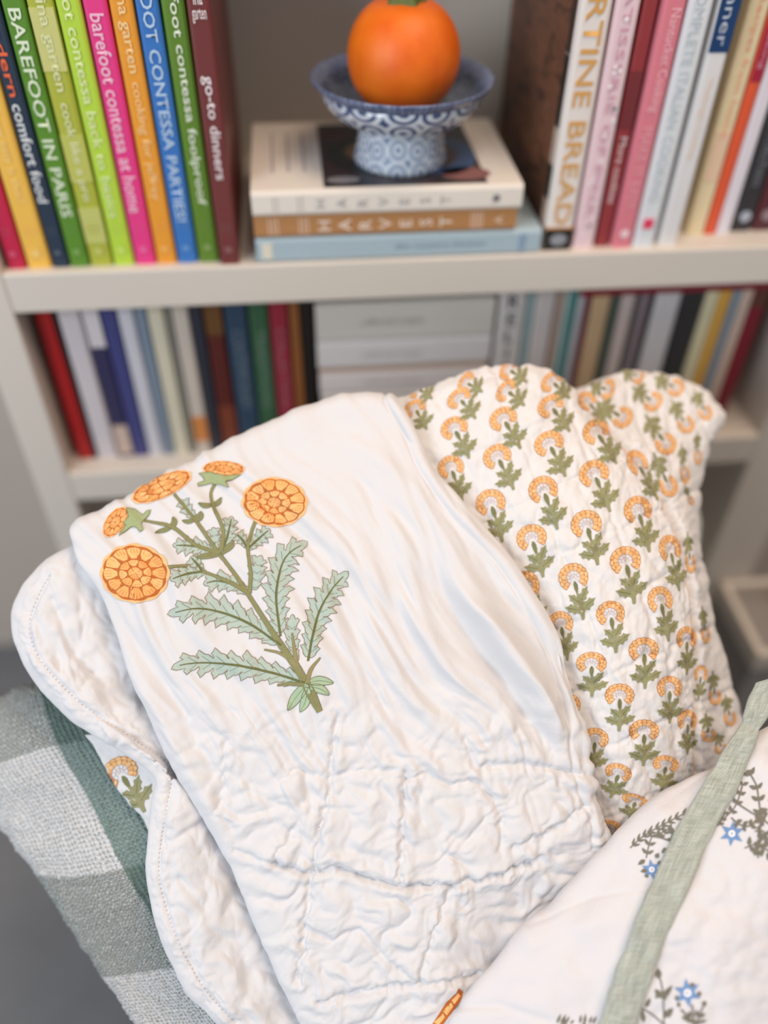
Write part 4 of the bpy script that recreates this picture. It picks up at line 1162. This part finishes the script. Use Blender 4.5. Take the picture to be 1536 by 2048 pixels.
pstem([(738, 586), (600, 540), (470, 440), (310, 402)], [24, 20, 22, 12])
pstem([(908, 815), (915, 700), (898, 555), (920, 465), (945, 395)], [26, 20, 18, 20])
pstem([(900, 812), (780, 745), (640, 690)], [26, 20, 14])
pstem([(556, 658), (500, 662), (438, 666)], [16, 16, 18])
pstem([(1235, 1325), (1255, 1250), (1310, 1180)], [26, 22, 8], (150, 140, 100))
pstem([(1175, 1225), (1165, 1150), (1150, 1040)], [26, 22, 8], (150, 140, 100))
pstem([(1180, 1230), (1090, 1160), (990, 1135)], [24, 16, 6], (150, 140, 100))
pstem([(1220, 1335), (1140, 1328), (1065, 1338)], [26, 22, 10])
for mid, hw in (([(1235, 1330), (1170, 1410), (1125, 1478)], 30), ([(1240, 1350), (1225, 1430), (1198, 1490)], 26), ([(1250, 1320), (1310, 1312), (1385, 1325)], 26), ([(1250, 1345), (1310, 1360), (1360, 1392)], 24)):
    pblade(mid, hw, (168, 190, 160))
pstem([(1160, 1200), (1230, 1330), (1275, 1420), (1308, 1488)], [40, 46, 62, 34])
# flower heads: rings of petals inside a scalloped outline
@piece('printed_flower')
def head(cx, cy, rx, ry, rot=0.0, rings=((.54, 1.0, 12), (.25, .54, 8), (0.0, .25, 4)), seed=1, squash=None):
    rr = random.Random(seed)
    def W(r_, a):
        x, y = r_*cos(a)*rx, r_*sin(a)*ry
        if squash: x, y = squash(x, y)
        return pz((cx+x*cos(rot)-y*sin(rot), cy+x*sin(rot)+y*cos(rot)))
    nn = rings[0][2]
    plant.poly([W(1.08*(1+.045*abs(sin(nn*a/2))), a+.15) for a in [2*pi*i/72 for i in range(72)]], (246, 190, 132), .00066)
    plant.poly([W(1.0*(1+.05*abs(sin(nn*a/2))), a) for a in [2*pi*i/72 for i in range(72)]], FO, .00074)
    for r0, r1, n in rings:
        off = rr.uniform(0, 1)
        for i in range(n):
            a0 = 2*pi*(i+off)/n; a1 = 2*pi*(i+1+off)/n; g = .05*(a1-a0)
            b0 = max(r0+.022, .02); b1 = r1-.016
            b1 *= rr.uniform(.95, 1.02)
            pts = [W(b0, a0+g+.2*(a1-a0)*(r0 > 0)), W((b0+b1)/2, a0+g)]+[W(b1*(1-.05*(abs(f-.5)*2)**2), a0+g+(a1-a0-2*g)*f) for f in np.linspace(0, 1, 6)]+[W((b0+b1)/2, a1-g), W(b0, a1-g-.2*(a1-a0)*(r0 > 0))]
            plant.poly(pts, FL if rr.random() < .75 else FH, .00082)
            for f in (.28, .5, .72):
                aa = a0+(a1-a0)*f
                plant.stroke([W(b1*.97, aa), W(b1-(b1-b0)*rr.uniform(.45, .62), aa)], .75, (206, 128, 70), .00090)
head(1050, 298, 168, 126, .06, seed=2); head(258, 702, 178, 150, .1, seed=3)
head(408, 212, 165, 56, -.42, ((.55, 1.0, 11), (.05, .53, 6)), 4)
head(762, 108, 108, 40, .03, ((.5, 1.0, 11), (.05, .48, 5)), 5)
head(145, 412, 90, 48, -.95, ((.5, 1.0, 10), (.05, .48, 5)), 6)
@piece('printed_sepal')
def sepal(pts):
    plant.poly([pz(p) for p in pts], (160, 172, 128), .00094)
    plant.stroke([pz(p) for p in pts], 1.1, (120, 122, 80), .0010, True)
sepal([(620, 134), (690, 124), (730, 140), (770, 150), (862, 140), (810, 172), (770, 182), (795, 215), (745, 196), (715, 195), (690, 190), (660, 198), (615, 208), (612, 190), (655, 175), (640, 150)])
sepal([(205, 332), (255, 338), (300, 372), (325, 345), (345, 342), (338, 370), (310, 398), (290, 420), (305, 455), (288, 466), (268, 440), (240, 435), (205, 462), (165, 490), (178, 462), (210, 425), (190, 415), (222, 380)])
# second plant's flower just showing at the lower fold
pp = Print(top, 4.0)
pp.poly([(917, 1976), (926, 1984), (922, 2000), (905, 2024), (886, 2050), (868, 2075), (850, 2080), (862, 2052), (876, 2030), (892, 2004), (912, 1986)], FO, .0004)
for a in ([(915, 1984), (920, 1992), (908, 2008), (902, 2000)], [(902, 2004), (906, 2012), (893, 2030), (886, 2022)], [(886, 2026), (890, 2034), (876, 2052), (868, 2044)]):
    pp.poly(a, FL, .0006)
pp.poly([(905, 2030), (920, 2018), (912, 2040), (895, 2062), (884, 2066)], OLV, .0006)
pp.build('printed_flower', top_o)

# ------------------------------------------------------------------ front pillow with sage flange
fl_ctrl = [
 [(1595, 1470, .63), (1585, 1450, .60), (1586, 1440, .588), (1592, 1430, .578), (1620, 1425, .572), (1680, 1430, .565), (1800, 1480, .58)],
 [(1525, 1490, .60), (1500, 1488, .576), (1504, 1478, .566), (1510, 1466, .558), (1545, 1460, .553), (1640, 1480, .548), (1800, 1530, .56)],
 [(1455, 1535, .59), (1434, 1532, .563), (1440, 1530, .555), (1450, 1526, .547), (1499, 1521, .538), (1610, 1560, .530), (1800, 1620, .545)],
 [(1320, 1595, .59), (1300, 1595, .556), (1330, 1612, .542), (1365, 1639, .532), (1435, 1649, .524), (1570, 1700, .515), (1800, 1760, .535)],
 [(1235, 1690, .58), (1207, 1692, .549), (1262, 1700, .534), (1321, 1726, .524), (1402, 1719, .517), (1550, 1790, .507), (1800, 1850, .53)],
 [(1145, 1790, .575), (1118, 1786, .544), (1200, 1788, .528), (1291, 1797, .517), (1368, 1797, .510), (1540, 1870, .501), (1800, 1930, .525)],
 [(1065, 1870, .57), (1037, 1862, .538), (1140, 1862, .522), (1257, 1874, .511), (1334, 1874, .504), (1525, 1955, .496), (1800, 2010, .52)],
 [(990, 1960, .565), (962, 1951, .533), (1080, 1955, .517), (1220, 1975, .506), (1303, 1965, .500), (1505, 2045, .492), (1800, 2100, .52)],
 [(930, 2060, .56), (899, 2048, .528), (1040, 2045, .512), (1200, 2042, .502), (1276, 2046, .496), (1485, 2125, .488), (1780, 2180, .52)],
 [(860, 2170, .56), (830, 2160, .526), (1000, 2160, .510), (1165, 2150, .499), (1242, 2150, .494), (1460, 2220, .486), (1750, 2280, .52)],
]
for row in fl_ctrl:         # far side of the pillow curves away out of view
    a = row[-1]; row.append((a[0]+60, a[1]+25, a[2]+.07))
fl_ctrl.append([(p[0]-10, p[1]+60, p[2]+.07) for p in fl_ctrl[-1]])
def d_fl(px, py, u, v):
    w = fbm(px/120, py/120, 91, 2)*30
    d = .0022*fbm((px+w)/150, (py-w)/120, 92, 2)
    right = sstep(.52, .62, u)
    q_ = px*.86+py*.5; p_ = -px*.5+py*.86
    d += right*.0016*np.abs(vnoise((q_+w)/55, p_/100, 93)) + right*.0007*fbm(px/30, py/30, 94, 2)
    d += (1-right)*.0007*vnoise(px/45, py/70, 95)
    d -= .0006*np.exp(-(polydist(px, py, [(1060, 1850), (1180, 1795), (1300, 1775)])/6)**2)
    d -= .0014*np.exp(-(polydist(px, py, [(905, 2015), (1000, 2012), (1100, 2045)])/10)**2)
    return d
flp = Cloth(fl_ctrl, 220, 220, d_fl)
lin_m = cotton('pillow_linen', (216, 215, 219), bump=.5, scale=900, crinkle=.2, cscale=90)
fr = empty('flanged_pillow', (0.20, 0.16, .42)); tag(fr, 'white pillow with a sage green linen band and printed blue star flowers', 'pillow')
fl_face = sub(flp.mesh('pillow_face', lin_m, None, .003), fr)
back_of(flp, fr, lin_m, .07, 10, (.15, -.05, -1.0))
def linen_mat():
    mt, t, b = nt('sage_linen')
    uv = N(t, 'ShaderNodeUVMap')
    def nz(sx, sy):
        mp = N(t, 'ShaderNodeMapping'); mp.inputs['Scale'].default_value = (sx, sy, 1); t.links.new(uv.outputs[0], mp.inputs[0])
        n = N(t, 'ShaderNodeTexNoise', Scale=1.0, Detail=2.0); t.links.new(mp.outputs[0], n.inputs['Vector']); return n.outputs[0]
    a, c = nz(60, 16), nz(6, 420)
    ad = N(t, 'ShaderNodeMath', operation='ADD'); t.links.new(a, ad.inputs[0]); t.links.new(c, ad.inputs[1])
    wa = N(t, 'ShaderNodeTexChecker', Scale=1.0); mp = N(t, 'ShaderNodeMapping'); mp.inputs['Scale'].default_value = (44, 330, 1)
    t.links.new(uv.outputs[0], mp.inputs[0]); t.links.new(mp.outputs[0], wa.inputs['Vector'])
    wa.inputs[1].default_value = (1, 1, 1, 1); wa.inputs[2].default_value = (0, 0, 0, 1)
    m2 = N(t, 'ShaderNodeMath', operation='MULTIPLY_ADD'); m2.inputs[1].default_value = .22; t.links.new(wa.outputs['Fac'], m2.inputs[0]); t.links.new(ad.outputs[0], m2.inputs[2])
    rp = N(t, 'ShaderNodeValToRGB'); e = rp.color_ramp.elements
    e[0].position = .72; e[0].color = (*lin((146, 152, 143)), 1); e[1].position = 1.0; e[1].color = (*lin((194, 199, 190)), 1)
    k = e.new(.88); k.color = (*lin((172, 178, 169)), 1)
    mr = N(t, 'ShaderNodeMath', operation='MULTIPLY'); mr.inputs[1].default_value = .78; t.links.new(m2.outputs[0], mr.inputs[0])
    t.links.new(mr.outputs[0], rp.inputs[0]); t.links.new(rp.outputs[0], b.inputs['Base Color'])
    bp = N(t, 'ShaderNodeBump', Strength=.5, Distance=.0005); t.links.new(m2.outputs[0], bp.inputs['Height']); t.links.new(bp.outputs[0], b.inputs['Normal'])
    b.inputs['Roughness'].default_value = .9; b.inputs['Specular IOR Level'].default_value = .15
    return mt
LR = [((1512, 1366), (1590, 1340), .548), ((1494, 1402), (1560, 1392), .545), ((1484, 1440), (1536, 1436), .542), ((1466, 1474), (1518, 1470), .539), ((1435, 1518), (1499, 1521), .535), ((1398, 1578), (1469, 1588), .529), ((1365, 1639), (1435, 1649), .523),
      ((1321, 1726), (1402, 1719), .515), ((1291, 1797), (1368, 1797), .508), ((1257, 1874), (1334, 1874), .502), ((1220, 1975), (1303, 1960), .497), ((1200, 2042), (1277, 2046), .493), ((1165, 2150), (1242, 2150), .490)]
bc_ = []
for (l, r_, D) in LR:
    lx, ly = l; rx, ry = r_
    f = lambda a: (lx+(rx-lx)*a, ly+(ry-ly)*a)
    bc_.append([(*f(.08), D+.012), (*f(0.0), D+.004), (*f(.06), D-.0005), (*f(.5), D-.0018), (*f(.94), D-.0025), (*f(1.0), D+.0005), (*f(.94), D+.010)])
def d_band(px, py, u, v):
    d = .0010*fbm(px/60, py/60, 97, 2)
    d -= .0009*np.exp(-(polydist(px, py, [(1240, 1895), (1270, 1905), (1320, 1945)])/8)**2)
    d -= .0008*np.exp(-(polydist(px, py, [(1480, 1440), (1520, 1462)])/7)**2)
    return d
band = Cloth(bc_, 360, 50, d_band)
bo = sub(band.mesh('flange', linen_mat(), None, .0015), fr); bo['label'] = 'sage green linen band'
# block printed stars and foliage
ST, DK = (112, 148, 196), (120, 117, 106)
def star(P, cx, cy, r, rot, n=6, sq=1.0):
    pts = []
    for i in range(n*2):
        a = rot+pi*i/n; rr_ = r if i % 2 == 0 else r*.46; pts.append((cx+rr_*cos(a), cy+rr_*sin(a)*sq))
    P.poly(pts, ST, .0004)
    P.poly([(cx+r*.28*cos(a), cy+r*.28*sin(a)*sq) for a in [2*pi*i/14 for i in range(14)]], (240, 238, 240), .0006)
    P.poly([(cx+r*.09*cos(a), cy+r*.09*sin(a)*sq) for a in [2*pi*i/8 for i in range(8)]], ST, .0008)
def leaf2(P, bx_, by_, tx, ty, w):
    dx, dy = tx-bx_, ty-by_; L = math.hypot(dx, dy) or 1; nx, ny = -dy/L*w, dx/L*w
    P.poly([(bx_, by_), (bx_+dx*.35+nx, by_+dy*.35+ny), (bx_+dx*.7+nx*.7, by_+dy*.7+ny*.7), (tx, ty), (bx_+dx*.7-nx*.7, by_+dy*.7-ny*.7), (bx_+dx*.35-nx, by_+dy*.35-ny)], DK, .0004)
def twig(P, pts, w=3.0, leaves=0, ll=14, lw=3.2, spread=.8, start=.2):
    q_ = spline(pts, 6); P.stroke(q_, w, DK, .0004)
    R_ = resample(q_, 2.0); n = len(R_)
    for i in range(leaves):
        k = int((start+(1-start)*i/max(leaves-1, 1))*(n-2)); a, b2 = R_[k], R_[min(k+3, n-1)]
        an = atan2(b2[1]-a[1], b2[0]-a[0])
        for s_ in (1, -1): leaf2(P, a[0], a[1], a[0]+ll*cos(an+s_*spread), a[1]+ll*sin(an+s_*spread), lw)
y7 = lambda x, y: (1200+x*.336, 1360+y*.336)
fl_groups = []
P = Print(flp, 5.0)     # left of the band
twig(P, [y7(*p) for p in [(180, 1000), (260, 930), (360, 870), (495, 800)]], 2.5, 9, 17, 2.6, .55, .05)
twig(P, [y7(*p) for p in [(300, 925), (380, 945), (470, 985)]], 3, 0)
twig(P, [y7(*p) for p in [(275, 1060), (290, 990), (310, 930)]], 2.5, 3, 16, 3.4, .9)
twig(P, [y7(*p) for p in [(340, 940), (385, 895), (410, 890)]], 2.5, 3, 13, 4, .9)
twig(P, [y7(*p) for p in [(470, 985), (425, 945), (440, 900)]], 2.5, 3, 13, 4, .9)
leaf2(P, *y7(270, 1070), *y7(225, 1100), 5); leaf2(P, *y7(285, 1130), *y7(240, 1140), 5); leaf2(P, *y7(330, 1060), *y7(350, 1030), 5); leaf2(P, *y7(290, 1160), *y7(265, 1170), 5); leaf2(P, *y7(345, 1100), *y7(360, 1075), 4); leaf2(P, *y7(400, 1000), *y7(365, 1030), 5)
star(P, *y7(308, 1128), 21, .35)
fl_groups.append(P)
P = Print(flp, 5.0)     # right of the band, upper
twig(P, [y7(*p) for p in [(745, 820), (800, 760), (830, 690), (850, 620)]], 3, 4, 14, 4, .9)
twig(P, [y7(*p) for p in [(790, 720), (870, 770), (950, 820), (1040, 880)]], 3, 0)
twig(P, [y7(*p) for p in [(955, 820), (945, 720), (930, 630), (895, 560)]], 3, 4, 18, 4.5, .9, .1)
twig(P, [y7(*p) for p in [(895, 570), (890, 535)]], 6, 1, 12, 5, .6)
twig(P, [y7(*p) for p in [(780, 820), (830, 860), (890, 870), (940, 830)]], 3, 4, 14, 4.5, .9)
twig(P, [y7(*p) for p in [(700, 870), (730, 820), (745, 790)]], 3, 3, 11, 4, 1.0)
twig(P, [y7(*p) for p in [(860, 1000), (930, 980), (1010, 1020)]], 3, 4, 20, 5, 1.2)
twig(P, [y7(*p) for p in [(920, 900), (970, 900), (1000, 950)]], 3, 3, 16, 4.5, 1.0)
twig(P, [y7(*p) for p in [(1000, 770), (970, 790), (950, 840)]], 3, 3, 14, 5, .9)
twig(P, [y7(*p) for p in [(940, 1060), (940, 1000), (960, 940)]], 3, 3, 14, 5, .9)
twig(P, [(1536, 1600), (1600, 1640), (1640, 1700)], 3, 5, 18, 4.5, .9)
star(P, *y7(785, 915), 26, -.4)
fl_groups.append(P)
P = Print(flp, 5.0)     # right of the band, lower
twig(P, [y7(*p) for p in [(245, 1950), (310, 1990), (380, 2050), (450, 2110)]], 3, 0)
twig(P, [y7(*p) for p in [(380, 2045), (378, 1950), (370, 1830), (345, 1740)]], 3, 0)
leaf2(P, *y7(350, 1780), *y7(345, 1715), 7); leaf2(P, *y7(372, 1895), *y7(325, 1840), 7); leaf2(P, *y7(372, 1895), *y7(430, 1815), 6); leaf2(P, *y7(370, 1890), *y7(400, 1895), 4)
leaf2(P, *y7(385, 2010), *y7(435, 1950), 8); leaf2(P, *y7(270, 1950), *y7(300, 1890), 5); leaf2(P, *y7(260, 2040), *y7(250, 1960), 5); leaf2(P, *y7(355, 1850), *y7(330, 1900), 4)
twig(P, [y7(*p) for p in [(560, 2045), (555, 1990), (545, 1930)]], 4, 0)
twig(P, [y7(*p) for p in [(540, 2030), (510, 1990), (480, 1960)]], 4, 1, 16, 5, .7)
twig(P, [y7(*p) for p in [(580, 2020), (600, 1970), (620, 1930)]], 4, 1, 16, 5, .7)
P.poly([y7(*p) for p in [(495, 2010), (560, 2025), (635, 2020), (620, 2040), (560, 2048), (520, 2035)]], DK, .0004)
for a in ((470, 1890, 442, 1895), (555, 1830, 540, 1800), (575, 1870, 605, 1865), (480, 1930, 455, 1935), (610, 1940, 630, 1910)): leaf2(P, *y7(a[0], a[1]), *y7(a[2], a[3]), 6)
star(P, *y7(520, 1862), 29, -1.7)
twig(P, [y7(520, 2110), y7(560, 2045)], 3, 2)
fl_groups.append(P)
P = Print(flp, 5.0)     # tips at the lower edge
z4 = lambda x, y: (850+x*.4466, 1500+y*.4466)
for a in ((590, 1225, 608, 1180), (605, 1228, 632, 1182), (625, 1230, 648, 1190), (650, 1225, 668, 1210), (695, 1225, 698, 1185), (715, 1228, 718, 1180), (735, 1226, 748, 1190), (750, 1228, 768, 1190)):
    leaf2(P, *z4(a[0], a[1]), *z4(a[2], a[3]), 3)
twig(P, [z4(560, 1300), z4(600, 1240), z4(620, 1228)], 3, 2); twig(P, [z4(690, 1300), z4(720, 1240)], 3, 2)
fl_groups.append(P)
for P in fl_groups: P.build('printed_flower_sprig', fl_face)
